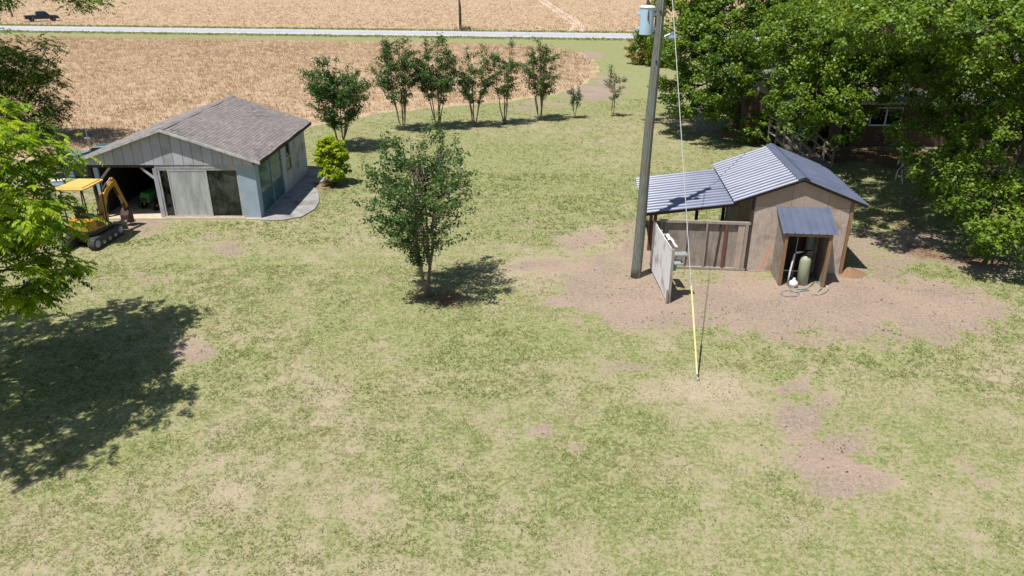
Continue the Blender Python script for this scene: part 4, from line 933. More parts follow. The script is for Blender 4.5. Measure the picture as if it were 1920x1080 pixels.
# ------------------------------------------------------------------ clutter left of the garage
def clutter():
    p = G(146, 334)
    t = thing('metal_cabinet', 'faded blue grey metal cabinet with a dark window beside the garage', 'cabinet', (p[0] - .2, p[1], 0), R(-12)); t.scale = (1, 1, .78)
    c = MB(); c.box((-.55, 0, .15), (-.30, .06, 1.55)); c.box((.30, 0, .15), (.55, .06, 1.55)); c.box((-.30, 0, .15), (.30, .06, .38)); c.box((-.30, 0, 1.35), (.30, .06, 1.55))
    c.box((-.55, .06, .15), (-.51, .9, 1.55)); c.box((.51, .06, .15), (.55, .9, 1.55)); c.box((-.51, .86, .15), (.51, .9, 1.55)); c.box((-.57, -.02, 1.55), (.57, .92, 1.60)); c.box((-.55, 0, .08), (.55, .9, .149))
    c.build('shell', M['bluebox'], t)
    w_ = MB(); w_.box((-.33, -.02, .35), (-.29, .02, 1.38)); w_.box((.29, -.02, .35), (.33, .02, 1.38)); w_.box((-.29, -.02, .35), (.29, .02, .39)); w_.box((-.29, -.02, 1.34), (.29, .02, 1.38)); wf = w_.build('window_frame', M['metalgrey'], t)
    MB().box((-.29, .02, .39), (.29, .026, 1.34)).build('pane', M['carglass'], wf)
    for x in (-.5, .5): MB().box((x - .05, .05, 0), (x + .05, .85, .079)).build('skid', M['blacksteel'], t)
    p = G(113, 333)
    t = thing('pipe_cart', 'pale pipe frame cart with a dark sloping cover beside the blue cabinet', 'cart', (p[0] - .25, p[1], 0), R(-10))
    m = MB()
    for x in (-.6, .6):
        for y in (0, .8): m.tube([(x, y, .1), (x, y, .95)], .022, 6)
    for z in (.5, .95):
        m.tube([(-.6, 0, z), (.6, 0, z), (.6, .8, z), (-.6, .8, z), (-.6, 0, z)], .02, 6)
    m.tube([(-.6, 0, .5), (.6, 0, .95)], .016, 6); m.tube([(.6, 0, .95), (.62, 0, .85), (.63, 0, .5)], .016, 6); m.build('frame', M['metalgrey'], t)
    MB().prism([(-.65, .97), (.65, 1.22), (.65, 1.25), (-.65, 1.0)], -.05, .85, 'y').build('cover', M['blacksteel'], t)
    MB().box((-.58, .02, .3), (.58, .78, .34)).build('deck', M['darkwood'], t)
    for x in (-.45, .45): MB().lathe([(.03, -.04), (.15, -.04), (.15, .04), (.03, .04)], (x, .0 - .07, .15), 14, 'y').build('wheel', M['black'], t)
    p = G(112, 347)
    t = thing('water_cooler_box', 'small pale blue box on the ground in front of the pipe cart', 'box', (p[0], p[1], 0), .2); t.scale = (.75, .75, .7)
    MB().box((-.35, -.22, 0), (.35, .22, .32)).build('body', M['transformer'], t, bevel=.03); MB().box((-.37, -.24, .322), (.37, .24, .4)).build('lid', M['white'], t, bevel=.02)
    p = G(166, 330)
    t = thing('generator', 'black boxed generator with a chrome top against the garage', 'generator', (p[0], p[1] - .3, 0), 0)
    MB().box((-.4, -.3, .12), (.4, .3, .75)).build('body', M['blacksteel'], t, bevel=.04); MB().box((-.25, -.2, .752), (.2, .15, .86)).build('tank', M['steel'], t, bevel=.03)
    for x in (-.32, .32): MB().box((x - .04, -.28, 0), (x + .04, .28, .119)).build('foot', M['black'], t)
    p = G(188, 300)
    t = thing('trailer_box', 'dark teal box trailer with pale rim standing behind the garage', 'trailer', (p[0] + .35, p[1] + .2, 0), R(8)); t.scale = (.85, .85, .62)
    MB().prism([(-.9, .45), (.9, .45), (.9, 1.1), (.55, 1.32), (-.55, 1.28), (-.9, 1.0)], -.6, .6, 'y').build('body', M['darkteal'], t, bevel=.03)
    m = MB(); m.tube([(-.9, -.62, 1.02), (-.55, -.62, 1.3), (.55, -.62, 1.34), (.9, -.62, 1.12)], .03, 6); m.build('rim', M['metalgrey'], t)
    for y in (-.68, .68): MB().lathe([(.05, -.07), (.26, -.07), (.28, 0), (.26, .07), (.05, .07)], (0, y, .28), 16, 'y').build('wheel', M['black'], t)
    MB().tube([(-.9, 0, .5), (-1.9, 0, .45)], .04, 6).build('drawbar', M['blacksteel'], t); MB().tube([(-1.8, 0, .45), (-1.8, 0, 0)], .03, 6).build('jack_stand', M['blacksteel'], t)
    t = thing('antenna_post', 'thin pale post with a small bracket beside the teal trailer', 'post', (p[0] + .25, p[1] - 1.2, 0))
    MB().tube([(0, 0, -.05), (.02, 0, 1.4), (.0, 0, 2.6)], [.03, .028, .014], 6).build('shaft', M['steel'], t); MB().box((-.15, -.04, 1.45), (.15, .04, 1.53)).build('bracket', M['steel'], t)
    # pallet and boards under the pecan
    p = G(66, 385)
    t = thing('pallet', 'grey wooden pallet on the ground under the pecan branches', 'pallet', (p[0], p[1], 0), R(14))
    for i in range(7): MB().box((-.6 + i * .175, -.5, .11), (-.46 + i * .175, .5, .13)).build('slat', M['lumber'], t)
    for y in (-.46, 0, .46): MB().box((-.6, y - .04, 0), (.6, y + .04, .109)).build('runner', M['lumber'], t)
    for i, (x, y, a, lb) in enumerate(((0, .15, 8, 'long grey board lying across the pallet'), (-.1, -.2, -15, 'second grey board lying askew on the pallet near its front'))):
        b = MB().box((-1.0, -.08, 0), (1.0, .08, .04)).build('board', M['lumber']); b.location = (p[0] + x, p[1] + y, .132 + .045 * i); b.rotation_euler = (0, 0, R(a)); tag(b, lb, 'board')
    p = G(56, 368)
    for i in range(5):
        b = MB().box((-.05, -.35, 0), (.05, .35, .09)).build('timber_offcut', M['tanlumber']); b.location = (p[0] - .3 + i * .125, p[1] + .25, 0); b.rotation_euler = (0, 0, R(3 * (i % 2)))
        tag(b, ['first', 'second', 'third', 'fourth', 'fifth'][i] + ' tan timber offcut from the white sack behind the pallet', 'timber', 'tan timber offcuts behind the pallet')
    p = G(40, 362)
    t = thing('white_sack', 'crumpled white sack lying left of the timber offcuts', 'sack', (p[0], p[1], 0))
    m = MB(); m.lathe([(.05, 0), (.34, .02), (.42, .14), (.36, .3), (.2, .38), (.04, .4)], n=14)
    m.v = [(x * (1.2 + .2 * math.sin(5 * y + 3 * z)), y * .8, z * (1 + .2 * math.sin(7 * x))) for x, y, z in m.v]; m.build('body', M['white'], t, smooth=True)
clutter()

# ------------------------------------------------------------------ pump shed with lean-to
SHA = R(-6); SHO = (8.35, 24.42, 0)
def metal_sheet(p, along, across, n, rib=.022, rw=.07):
    """ribbed roofing sheet: p corner, along = slope vector, across = width vector, n ribs"""
    p = np.array(p, float); al = np.array(along, float); ac = np.array(across, float); nn = np.cross(al, ac); nn /= np.linalg.norm(nn)
    if nn[2] < 0: nn = -nn
    W = np.linalg.norm(ac); prof = [(0, 0)]
    for i in range(n):
        c = W * (i + .5) / n
        prof += [(c - rw * .75, 0), (c - rw * .32, rib), (c + rw * .32, rib), (c + rw * .75, 0)]
        if i < n - 1: c2 = W * (i + 1) / n; prof += [(c2 - rw * .35, 0), (c2, rib * .28), (c2 + rw * .35, 0)]
    prof.append((W, 0)); u = ac / W
    top = [p + u * a + nn * b for a, b in prof]; k = len(prof)
    V = top + [q + al for q in top] + [q - nn * .006 for q in top] + [q + al - nn * .006 for q in top]
    m = MB(); fs = [(i, i + 1, k + i + 1, k + i) for i in range(k - 1)] + [(2 * k + i, 3 * k + i, 3 * k + i + 1, 2 * k + i + 1) for i in range(k - 1)]
    fs += [(i, 2 * k + i, 2 * k + i + 1, i + 1) for i in range(k - 1)] + [(k + i, k + i + 1, 3 * k + i + 1, 3 * k + i) for i in range(k - 1)]
    fs += [(0, k, 3 * k, 2 * k), (k - 1, 3 * k - 1, 4 * k - 1, 2 * k - 1)]
    return m.add(V, fs)
def shed():
    t = thing('pump_shed', 'weathered plywood shed with blue metal gable roof, lean-to and pump alcove', 'shed', SHO, SHA)
    W, D = 3.25, 4.9; rx, rz_, sl = 1.50, 3.47, .386
    und = lambda x: rz_ - .05 - sl * abs(x - rx)
    cuts = [0.02, .98, 2.18, W - .03]
    for i in range(3):
        a, b = cuts[i] + .004, cuts[i + 1] - .004; m = MB(); m.tint = (.1, .3, .15)[i]
        m.box((a, 0, .04), (b, .02, 2.42)).build('plywood_sheet', M['plyspray'] if i == 0 else M['ply'], t)
    for i, (a, b) in enumerate(((.02, 1.24), (1.25, 2.46), (2.47, W - .03))):
        pl = [(a, 2.43), (b, 2.43), (b, und(b))] + ([(rx, und(rx))] if a < rx < b else []) + [(a, und(a))]
        m = MB(); m.tint = (.95, .7, .8)[i]; m.prism(pl, .0, .02, 'y').build('gable_sheet', M['ply'], t)
    MB().prism([(0, 0), (W, 0), (W, und(W) - .05), (rx, und(rx) - .05), (0, und(0) - .05)], D - .03, D, 'y').build('rear_wall', M['plygrey'], t)
    MB().box((0, .03, 0), (.03, D - .032, und(0) - .06)).build('side_wall', M['plygrey'], t)
    MB().box((W - .03, .03, 0), (W, D - .032, und(W) - .06)).build('side_wall', M['plygrey'], t)
    MB().box((W - .02, -.035, 0), (W + .08, .06, und(W + .08) - .01)).build('corner_post', M['brownpost'], t)
    MB().box((-.07, -.03, 0), (.03, .028, und(-.07) - .01)).build('corner_post', M['darkwood'], t)
    MB().box((.1, -.06, -.05), (W, .0 - .003, .035)).build('sill', M['stud'], t)
    # main roof: sheets up each slope
    exl, exr = 2.22, 2.24; ns = 6; y0, y1 = -.19, 5.08; wd = (y1 - y0) / ns
    for i in range(ns):
        for sg, ex in ((-1, exl), (1, exr)):
            z = .004 * (i % 2)
            metal_sheet((rx, y0 + i * wd - .012, rz_ + z), (sg * ex, 0, -sl * ex), (0, wd + .02, 0), 3, .034, .085).build('roof_sheet', M['mainroof'], t)
    MB().prism([(rx - .2, rz_ - .2 * sl + .05), (rx, rz_ + .062), (rx + .2, rz_ - .2 * sl + .05), (rx + .2, rz_ - .2 * sl + .044), (rx, rz_ + .054), (rx - .2, rz_ - .2 * sl + .044)], y0 - .01, y1 + .01, 'y').build('ridge_cap', M['awnmetal'], t)
    for sg, ex in ((-1, exl), (1, exr)):
        for y in (-.17, D + .06):
            MB().beam((rx, y + .03, rz_ - .06), (rx + sg * (ex - .03), y + .03, rz_ - .06 - sl * (ex - .03)), .04, .09).build('rafter', M['darkwood'], t)
    # lean-to
    lx0, lx1, lz0, lz1 = -3.78, -.50, 2.05, 2.53; ns = 5; wd = (4.75 + .05) / ns
    for i in range(ns):
        metal_sheet((lx1, -.05 + i * wd - .012, lz1 + .004 * (i % 2)), (lx0 - lx1, 0, lz0 - lz1), (0, wd + .02, 0), 3, .032).build('roof_sheet', M['roofmetal'], t)
    for y in (.02, 1.6, 3.2, 4.65): MB().beam((lx1, y, lz1 - .07), (lx0 + .05, y, lz0 - .07), .05, .11).build('rafter', M['darkwood'], t)
    MB().beam((-3.3, .05, 1.99), (-3.3, 4.68, 1.99), .06, .1).build('beam', M['darkwood'], t)
    for (x, y) in ((-3.3, .12), (-3.3, 1.78), (-3.3, 4.55), (-1.2, 4.6), (-.12, 4.7)): MB().box((x - .06, y - .06, -.05), (x + .06, y + .06, 1.935 if x < -2 else 2.3)).build('post', M['redwood'] if x < -2 else M['darkwood'], t)
    # stud screen
    fr = MB().box((-3.1, .055, .08), (-.1, .07, 1.78)).build('screen_sheet', M['plygrey'], t)
    MB().box((-3.15, -.045, 1.74), (-.02, .05, 1.83)).build('top_rail', M['stud'], t); MB().box((-2.95, -.045, .02), (-.02, .05, .10)).build('bottom_rail', M['stud'], t)
    for x, wd, mm in ((-2.92, .05, 'stud'), (-2.19, .055, 'stud'), (-1.5, .055, 'stud'), (-.84, .075, 'redwood')):
        MB().box((x - wd / 2, -.043, .101), (x + wd / 2, .05, 1.739)).build('stud', M[mm], t)
    MB().beam((-1.02, .01, 1.73), (-1.10, .01, .102), .03, .04, (0, 1, 0)).build('stud', M['darkwood'], t)
    m = MB(); m.tint = .5; m.box((-.42, -.02, .101), (-.2, .05, 1.739)).build('wide_board', M['ply'], t); MB().box((-.19, -.043, .101), (-.08, .052, 1.739)).build('stud', M['stud'], t)
    # pump alcove
    ax0, ax1, ay = .92, 2.34, -1.22
    for x in (ax0, ax1): MB().box((x - .05, ay - .05, -.04), (x + .05, ay + .06, 1.80)).build('alcove_post', M['brownpost'], t)
    MB().box((ax0 - .035, ay + .062, 0), (ax0 - .015, -.004, 2.0)).build('alcove_side', M['plygrey'], t)
    MB().box((ax1 + .015, ay + .062, 0), (ax1 + .035, -.004, 2.0)).build('alcove_side', M['plygrey'], t)
    MB().box((ax0 + .1, -.03, .05), (ax1 - .1, -.004, 2.2)).build('alcove_back', M['darkwood'], t)
    MB().box((ax0 - .05, ay - .05, 1.801), (ax1 + .05, ay + .04, 1.88)).build('alcove_header', M['brownpost'], t)
    metal_sheet((ax0 - .16, -.0 - .004, 2.44), (0, -1.34, -.52), (1.78, 0, 0), 7, .02, .045).build('awning', M['awnmetal'], t)
shed()
def SW(x, y, z=0):       # shed-frame point -> world
    c, s = math.cos(SHA), math.sin(SHA); return (SHO[0] + c * x - s * y, SHO[1] + s * x + c * y, z)
t = thing('water_softener_tank', 'sage green domed tank with black valve in the shed alcove', 'tank', SW(1.72, -1.0), SHA)
MB().lathe([(.16, 0), (.185, .02), (.185, .86), (.17, .95), (.12, 1.02), (.05, 1.05)], n=24).build('vessel', M['tank'], t, smooth=True)
v = MB(); v.lathe([(.07, 1.05), (.07, 1.1), (.1, 1.11), (.1, 1.2), (.04, 1.22)], n=14); v.box((-.02, -.16, 1.1), (.16, .04, 1.24)); v.build('valve_head', M['black'], t, bevel=.01)
t = thing('pressure_tank', 'tall grey green cylinder standing behind the sage tank', 'tank', SW(2.0, -.28), SHA)
MB().lathe([(.13, 0), (.15, .02), (.15, 1.55), (.1, 1.66), (.03, 1.69)], n=20).build('vessel', M['tankgrey'], t, smooth=True); MB().lathe([(.02, 1.69), (.025, 1.8)], n=8).build('stub_pipe', M['steel'], t)
t = thing('water_pipe', 'white plastic pipe rising from the ground and bending to the tank valve', 'pipe', SW(1.24, -1.05), SHA)
MB().tube([(0, 0, -.03), (.02, .02, .4), (.07, .08, .8), (.1, .1, 1.06), (.16, .13, 1.11), (.42, .2, 1.12)], .032, 8).build('riser', M['white'], t, smooth=True)
MB().tube([(-.16, .3, .38), (.5, .33, .36)], .02, 6).build('branch', M['white'], t); MB().tube([(.2, .35, .1), (.2, .35, 1.78)], .016, 6).build('conduit', M['wire'], t)
t = thing('plastic_jug', 'round white plastic jug on the ground before the sage tank', 'jug', SW(1.36, -1.30), SHA)
MB().lathe([(.03, 0), (.11, .02), (.15, .11), (.13, .2), (.06, .25), (.04, .29)], n=16).build('body', M['white'], t, smooth=True); MB().lathe([(.045, .29), (.045, .32)], n=10).build('cap', M['white'], t)
def hose(name, label, pts, mat, r=.014):
    p0 = G(*pts[0]); P_ = [G(*p) - p0 for p in pts]; Q = []
    for i in range(len(P_) - 1):
        a, b, c, d = P_[max(i - 1, 0)], P_[i], P_[i + 1], P_[min(i + 2, len(P_) - 1)]
        for k in range(6):
            u = k / 6; Q.append(.5 * ((2 * b) + (c - a) * u + (2 * a - 5 * b + 4 * c - d) * u * u + (3 * b - a - 3 * c + d) * u ** 3))
    Q.append(P_[-1]); Q = [q + np.array([0, 0, .03 + .02 * math.sin(i * .7)]) for i, q in enumerate(Q)]
    t = thing(name, label, 'hose', p0); MB().tube(Q, r, 6).build('tubing', mat, t, smooth=True)
    e = Q[-1]; d = (Q[-1] - Q[-2]); d = d / np.linalg.norm(d); MB().tube([e, e + d * .09], .021, 8).build('coupling', M['steel'], t)
hose('garden_hose', 'green hose looping over the grass in front of the alcove', [(1478, 534), (1488, 541), (1505, 544), (1518, 538), (1527, 530), (1535, 532), (1540, 541), (1533, 548)], M['hose'], .018)
hose('garden_hose', 'dark grey hose coiled in a wide ring on the bare soil', [(1474, 533), (1486, 546), (1498, 552), (1490, 557), (1472, 556), (1464, 551), (1472, 546), (1490, 548), (1512, 546)], M['hosegrey'], .015)
hose('garden_hose', 'pale hose end trailing right along the soil by the alcove post', [(1522, 554), (1535, 554), (1545, 551), (1552, 545)], M['hosegrey'], .013)
t = thing('white_stake', 'short white plastic stick lying beside the right alcove post', 'stick', G(1543, 533)); a = G(1552, 540) - G(1543, 533)
MB().tube([(0, 0, .025), (a[0], a[1], .025)], .02, 6).build('shaft', M['white'], t); MB().lathe([(.025, 0), (.025, .05)], n=8).build('cap', M['white'], t)
def mound():
    n = 40; V = []; p = G(1592, 512)
    g = np.linspace(-1, 1, n); X, Y = np.meshgrid(g, g); x = X.ravel() * .75; y = Y.ravel() * .6; r = np.hypot(X.ravel(), Y.ravel())
    z = .26 * np.clip(1 - r * 1.05, 0, 1) ** 1.3 * (.7 + .6 * fbm(x, y, 3.0, 3)) + .05 * (fbm(x, y, 9, 3) - .5) - .03
    i = np.arange(n * n).reshape(n, n); o = raw('soil_mound', np.stack([x, y, z], 1), np.stack([i[:-1, :-1], i[:-1, 1:], i[1:, 1:], i[1:, :-1]], -1).reshape(-1, 4), 4, M['mound'])
    o.location = (p[0], p[1], 0); tag(o, 'small heap of orange brown soil at the shed corner post', 'soil heap')
mound()

# ------------------------------------------------------------------ white windbreak wall
def windbreak():
    t = thing('plywood_windbreak', 'peeling white plywood screen standing between utility pole and shed lean-to', 'screen', (5.02, 21.65, 0), R(1))
    L = 2.85
    for i, (a, b) in enumerate(((0, 1.2), (1.208, 2.2), (2.208, L))):
        MB().prism([(a, .10 if i else .02), (b, .10), (b, 1.86 - .0 * b), (a, 1.88)], -.015 - .003 * (i % 2), .012, 'x').build('panel', M['whitepaint'], t)
    for y in (.05, .95, 1.9, L - .05): MB().box((.013, y - .045, -.04), (.10, y + .045, 1.84)).build('stud', M['stud'], t)
    MB().box((.014, .1, 1.02), (.09, .9, 1.10)).build('cross_rail', M['stud'], t)
    MB().box((-.05, -.06, -.04), (-.016, .03, .5)).build('stake', M['stud'], t)
    MB().box((.105, .30, 1.50), (.62, .62, 1.56)).build('shelf', M['metalgrey'], t, bevel=.01); MB().box((.105, .28, 1.20), (.50, .60, 1.26)).build('shelf', M['metalgrey'], t, bevel=.01)
    for z in (1.5, 1.2): MB().beam((.1, .45, z - .2), (.4, .45, z - .01), .03, .03).build('bracket', M['steel'], t)
    n = 10; V = []
    for i in range(n):
        for j in range(n):
            u, v = i / (n - 1), j / (n - 1); V.append((.02 + .34 * u, .75 + .75 * v, 1.90 - .28 * u ** 1.5 + .05 * math.sin(7 * u + 4 * v) + .03 * math.sin(13 * v)))
    V += [(x, y, z - .012) for x, y, z in V]; ix = lambda i, j, k: k * n * n + i * n + j; fs = []
    for i in range(n - 1):
        for j in range(n - 1):
            fs.append((ix(i, j, 0), ix(i + 1, j, 0), ix(i + 1, j + 1, 0), ix(i, j + 1, 0))); fs.append((ix(i, j, 1), ix(i, j + 1, 1), ix(i + 1, j + 1, 1), ix(i + 1, j, 1)))
    for i in range(n - 1):
        for (a_, b_) in (((i, 0), (i + 1, 0)), ((i, n - 1), (i + 1, n - 1)), ((0, i), (0, i + 1)), ((n - 1, i), (n - 1, i + 1))): fs.append((ix(*a_, 0), ix(*b_, 0), ix(*b_, 1), ix(*a_, 1)))
    o = MB().add(V, fs).build('torn_sheet', M['white'], None, smooth=True); o.location = (5.02, 21.65, 0)
    tag(o, 'torn white sheet draped over the top edge of the white plywood screen', 'sheet')
    o = MB().box((-.12, -.1, 0), (.12, .1, .05)).add([(-.1, -.08, .05), (.11, -.06, .05), (.09, .08, .05), (-.11, .07, .05), (0, 0, .11)], [(0, 1, 4), (1, 2, 4), (2, 3, 4), (3, 0, 4)]).build('rag', M['white']); o.location = (5.3, 22.1, 1.262); tag(o, 'small white rag on the lower metal shelf of the screen', 'rag')
    o = MB().lathe([(.03, 0), (.10, .02), (.12, .1), (.09, .17), (.05, .2)], n=14).build('mint_float', M['mintgreen'], None, smooth=True); o.location = (5.2, 22.02, 1.0)
    MB().tube([(0, 0, .2), (-.06, 0, .26), (-.12, 0, .3)], .012, 5).build('hook', M['steel'], o); tag(o, 'mint green plastic float hooked on the screen below the shelves', 'float')
windbreak()

# ------------------------------------------------------------------ utility pole, transformer, guy wire
PB = G(1193, 522); PB = (PB[0], PB[1] + .15, 0)
def poletop(z): return (PB[0] + .0175 * z, PB[1], z)
def pole():
    t = thing('utility_pole', 'tall grey green wooden utility pole beside the shed lean-to', 'pole', PB)
    n = 24; MB().tube([(.0175 * 11.6 * k / n + .012 * math.sin(k * .5), 0, -.1 + 11.7 * k / n) for k in range(n + 1)], [.185 - .065 * k / n for k in range(n + 1)], 18).build('shaft', M['pole'], t, smooth=True)
    for z in (7.3, 8.75): MB().lathe([(.03, -.17), (.035, -.16), (.02, -.12)], (.0175 * z, 0, z), 8, 'y').build('bolt', M['blacksteel'], t)
    MB().tube([(.08, -.16, 0), (.10, -.15, 4), (.2, -.13, 9), (.22, -.12, 11)], .008, 5).build('ground_wire', M['wire'], t)
    MB().beam((-.5, .02, 11.0), (.95, .02, 11.0), .09, .11).build('cross_arm', M['pole'], t)
    # yard light
    l = MB(); l.tube([(.0175 * 7.9 + .1, 0, 7.82), (.35, 0, 8.02), (.52, 0, 8.1)], .022, 8); lo = l.build('lamp_arm', M['steel'], t)
    MB().lathe([(.02, 8.16), (.06, 8.15), (.08, 8.06), (.145, 8.0), (.15, 7.96), (.02, 7.975)], (.6, 0, 0), 18).build('lamp_head', M['bluebox'], lo, smooth=False)
    t2 = thing('pole_transformer', 'pale blue can transformer bolted high on the utility pole', 'transformer', (PB[0] - .24, PB[1] - .02, 8.08))
    MB().lathe([(.19, 0), (.205, .01), (.225, .74), (.225, .76)], n=28).build('can', M['transformer'], t2, smooth=False)
    MB().lathe([(.235, .762), (.245, .79), (.2, .83), (.05, .85)], n=28).build('lid', M['white'], t2)
    MB().lathe([(.04, .85), (.055, .87), (.03, .89), (.055, .92), (.03, .94), (.05, .97), (.025, .99), (.045, 1.02), (.02, 1.1)], n=12).build('bushing', M['porcelain'], t2)
    MB().tube([(0, 0, 1.1), (.02, -.12, 1.3), (.2, -.05, 2.2), (.3, .0, 2.9)], .008, 5).build('lead', M['blackwire'], t2)
    for z in (.14, .55):
        MB().box((-.32, -.04, z), (-.19, .04, z + .08)).build('lug', M['transformer'], t2, bevel=.01); MB().box((.19, -.05, z), (.35, .05, z + .08)).build('bracket', M['transformer'], t2)
    MB().tube([(.01, -.21, .72), (.0, -.25, .55), (.01, -.22, .42)], .02, 6).build('arrester', M['porcelain'], t2)
    a = np.array(G(1308, 713)); a[2] = 0
    g = thing('guy_wire', 'thin guy wire with a yellow guard running from lawn anchor to utility pole', 'wire', a)
    top = np.array(poletop(10.9)) - a + np.array([0, -.14, 0])
    MB().tube([(0, 0, -.05), tuple(top)], .011, 6).build('strand', M['wire'], g)
    MB().tube([tuple(top * .012), tuple(top * .195)], .024, 8).build('guard', M['yellowguard'], g)
    MB().lathe([(.05, -.03), (.05, .05), (.02, .09)], n=10).build('anchor_eye', M['steel'], g)
    s = thing('service_cable', 'black service cable sagging from the utility pole towards the house', 'cable', poletop(8.35))
    e = np.array([22.0, 44.6, 3.3]) - np.array(poletop(8.35))
    MB().tube([e * f + np.array([.15 * (1 - f), 0, -1.6 * 4 * f * (1 - f) * .55]) for f in np.linspace(0, 1, 24)], .014, 5).build('strand', M['blackwire'], s)
pole()

# ------------------------------------------------------------------ brick house and ramp, mostly hidden by trees
def house():
    OFF = (26, 47, 0)
    t = thing('brick_house', 'dark red brick house with white framed windows shaded behind the big trees', 'house', OFF); B = lambda: MB(OFF)
    yw, yr = 44.3, 46.8
    # main wall with a window opening 21.9..23.8 x 1.25..2.4
    w0, w1, s0, s1 = 21.35, 23.25, 1.25, 2.35
    m = B(); m.box((20.4, yw, 0), (w0, yw + .2, 2.7)); m.box((w1, yw, 0), (36, yw + .2, 2.7)); m.box((w0, yw, 0), (w1, yw + .2, s0)); m.box((w0, yw, s1), (w1, yw + .2, 2.7)); m.build('front_wall', M['brick'], t)
    B().box((20.4, yw + .201, 0), (20.6, yr, 2.7)).build('side_wall', M['brick'], t)
    B().box((15.8, yr, 0), (20.6, yr + .2, 2.7)).build('recessed_wall', M['brick'], t)
    B().box((15.8, yr + .201, 0), (16, 53, 2.7)).build('side_wall', M['brick'], t); B().box((15.8, 53, 0), (36, 53.2, 2.7)).build('rear_wall', M['brick'], t); B().box((35.8, yw + .201, 0), (36, 52.99, 2.7)).build('side_wall', M['brick'], t)
    B().box((15.9, yw + .3, -.05), (35.9, 52.9, .35)).build('floor', M['darkwood'], t)
    def win(x0, x1, z0, z1, y):
        f = B(); f.box((x0, y - .03, z0), (x1, y + .06, z0 + .08)); f.box((x0, y - .028, z1 - .07), (x1, y + .06, z1)); f.box((x0, y - .026, z0 + .081), (x0 + .06, y + .058, z1 - .071)); f.box((x1 - .06, y - .026, z0 + .081), (x1, y + .058, z1 - .071)); xm = (x0 + x1) / 2; f.box((xm - .04, y - .026, z0 + .081), (xm + .04, y + .058, z1 - .071))
        o = f.build('window', M['white'], t)
        B().box((x0 + .06, y + .02, z0 + .08), (xm - .04, y + .026, z1 - .07)).build('pane', M['winglass'], o); B().box((xm + .04, y + .02, z0 + .08), (x1 - .06, y + .026, z1 - .07)).build('pane', M['winglass'], o)
    win(w0, w1, s0, s1, yw); win(18.6, 19.8, 1.1, 2.3, yr - .07)
    B().box((16.6, yr - .05, .35), (17.6, yr - .005, 2.4)).build('door', M['white'], t)
    for sg, y in ((1, yw - .5), (-1, 53.6)):
        mid = (yw - .5 + 53.6) / 2
        r = B(); r.prism([(y, 2.62), (mid, 5.0), (mid, 5.12), (y, 2.74)], 15.3, 36.5, 'x'); r.build('roof', M['shingle'], t)
    B().box((20.0, yw - .53, 2.58), (36.5, yw - .501, 2.76)).build('gutter', M['trim'], t)
    for x in (15.85, 35.9): B().prism([(yw, 2.7), (53.1, 2.7), ((yw + 53.1) / 2, 4.85)], x - .05, x + .05, 'x').build('gable', M['trim'], t)
house()
def ramp():
    A = np.array([15.5, 43.0]); Bp = np.array([16.0, 38.9]); d = Bp - A; L = np.linalg.norm(d); ang = math.atan2(d[1], d[0])
    t = thing('wooden_ramp', 'weathered wooden ramp with handrails descending towards the shed', 'ramp', (A[0], A[1], 0), ang); h0, h1, wd = .85, .06, 1.25
    z = lambda s: h0 + (h1 - h0) * s / L
    n = 36
    for i in range(n):
        s0 = L * i / n; s1 = L * (i + 1) / n - .012; MB().add([(s0, 0, z(s0)), (s1, 0, z(s1)), (s1, wd, z(s1)), (s0, wd, z(s0)), (s0, 0, z(s0) - .03), (s1, 0, z(s1) - .03), (s1, wd, z(s1) - .03), (s0, wd, z(s0) - .03)], [(0, 1, 2, 3), (7, 6, 5, 4), (0, 4, 5, 1), (1, 5, 6, 2), (2, 6, 7, 3), (3, 7, 4, 0)]).build('plank', M['deck'], t)
    for yy in (-.06, wd + .06):
        for k in range(5):
            s = .05 + (L - .15) * k / 4; MB().box((s - .045, yy - .045, -.05), (s + .045, yy + .045, z(s) + .95 - .12 * (k == 4))).build('post', M['deck'], t)
        MB().beam((-.1, yy, h0 + 1.0), (L + .1, yy, h1 + .92), .14, .045).build('top_rail', M['deck'], t)
        MB().beam((0, yy - .0, h0 + .5), (L, yy, h1 + .45), .03, .12).build('mid_rail', M['deck'], t); MB().beam((0, yy, h0 - .09), (L, yy, h1 - .05), .04, .14).build('stringer', M['deck'], t)
    p = thing('wooden_landing', 'weathered wooden landing with rails between ramp and house', 'deck', (A[0] + .68, A[1], 0), 0)
    for i in range(12): MB().box((-.7 + i * .2, .05, .80), (-.51 + i * .2, 3.0, .84)).build('plank', M['deck'], p)
    for (x, y) in ((-.68, .1), (-.68, 2.9), (1.6, 2.9), (-.68, 1.5)): MB().box((x - .05, y - .05, -.05), (x + .05, y + .05, 1.75 if x < 0 else .799)).build('post', M['deck'], p)
    MB().beam((-.68, .0, 1.76), (-.68, 3.0, 1.76), .14, .04).build('top_rail', M['deck'], p); MB().beam((-.68, .05, 1.3), (-.68, 2.95, 1.3), .03, .12).build('mid_rail', M['deck'], p)
ramp()

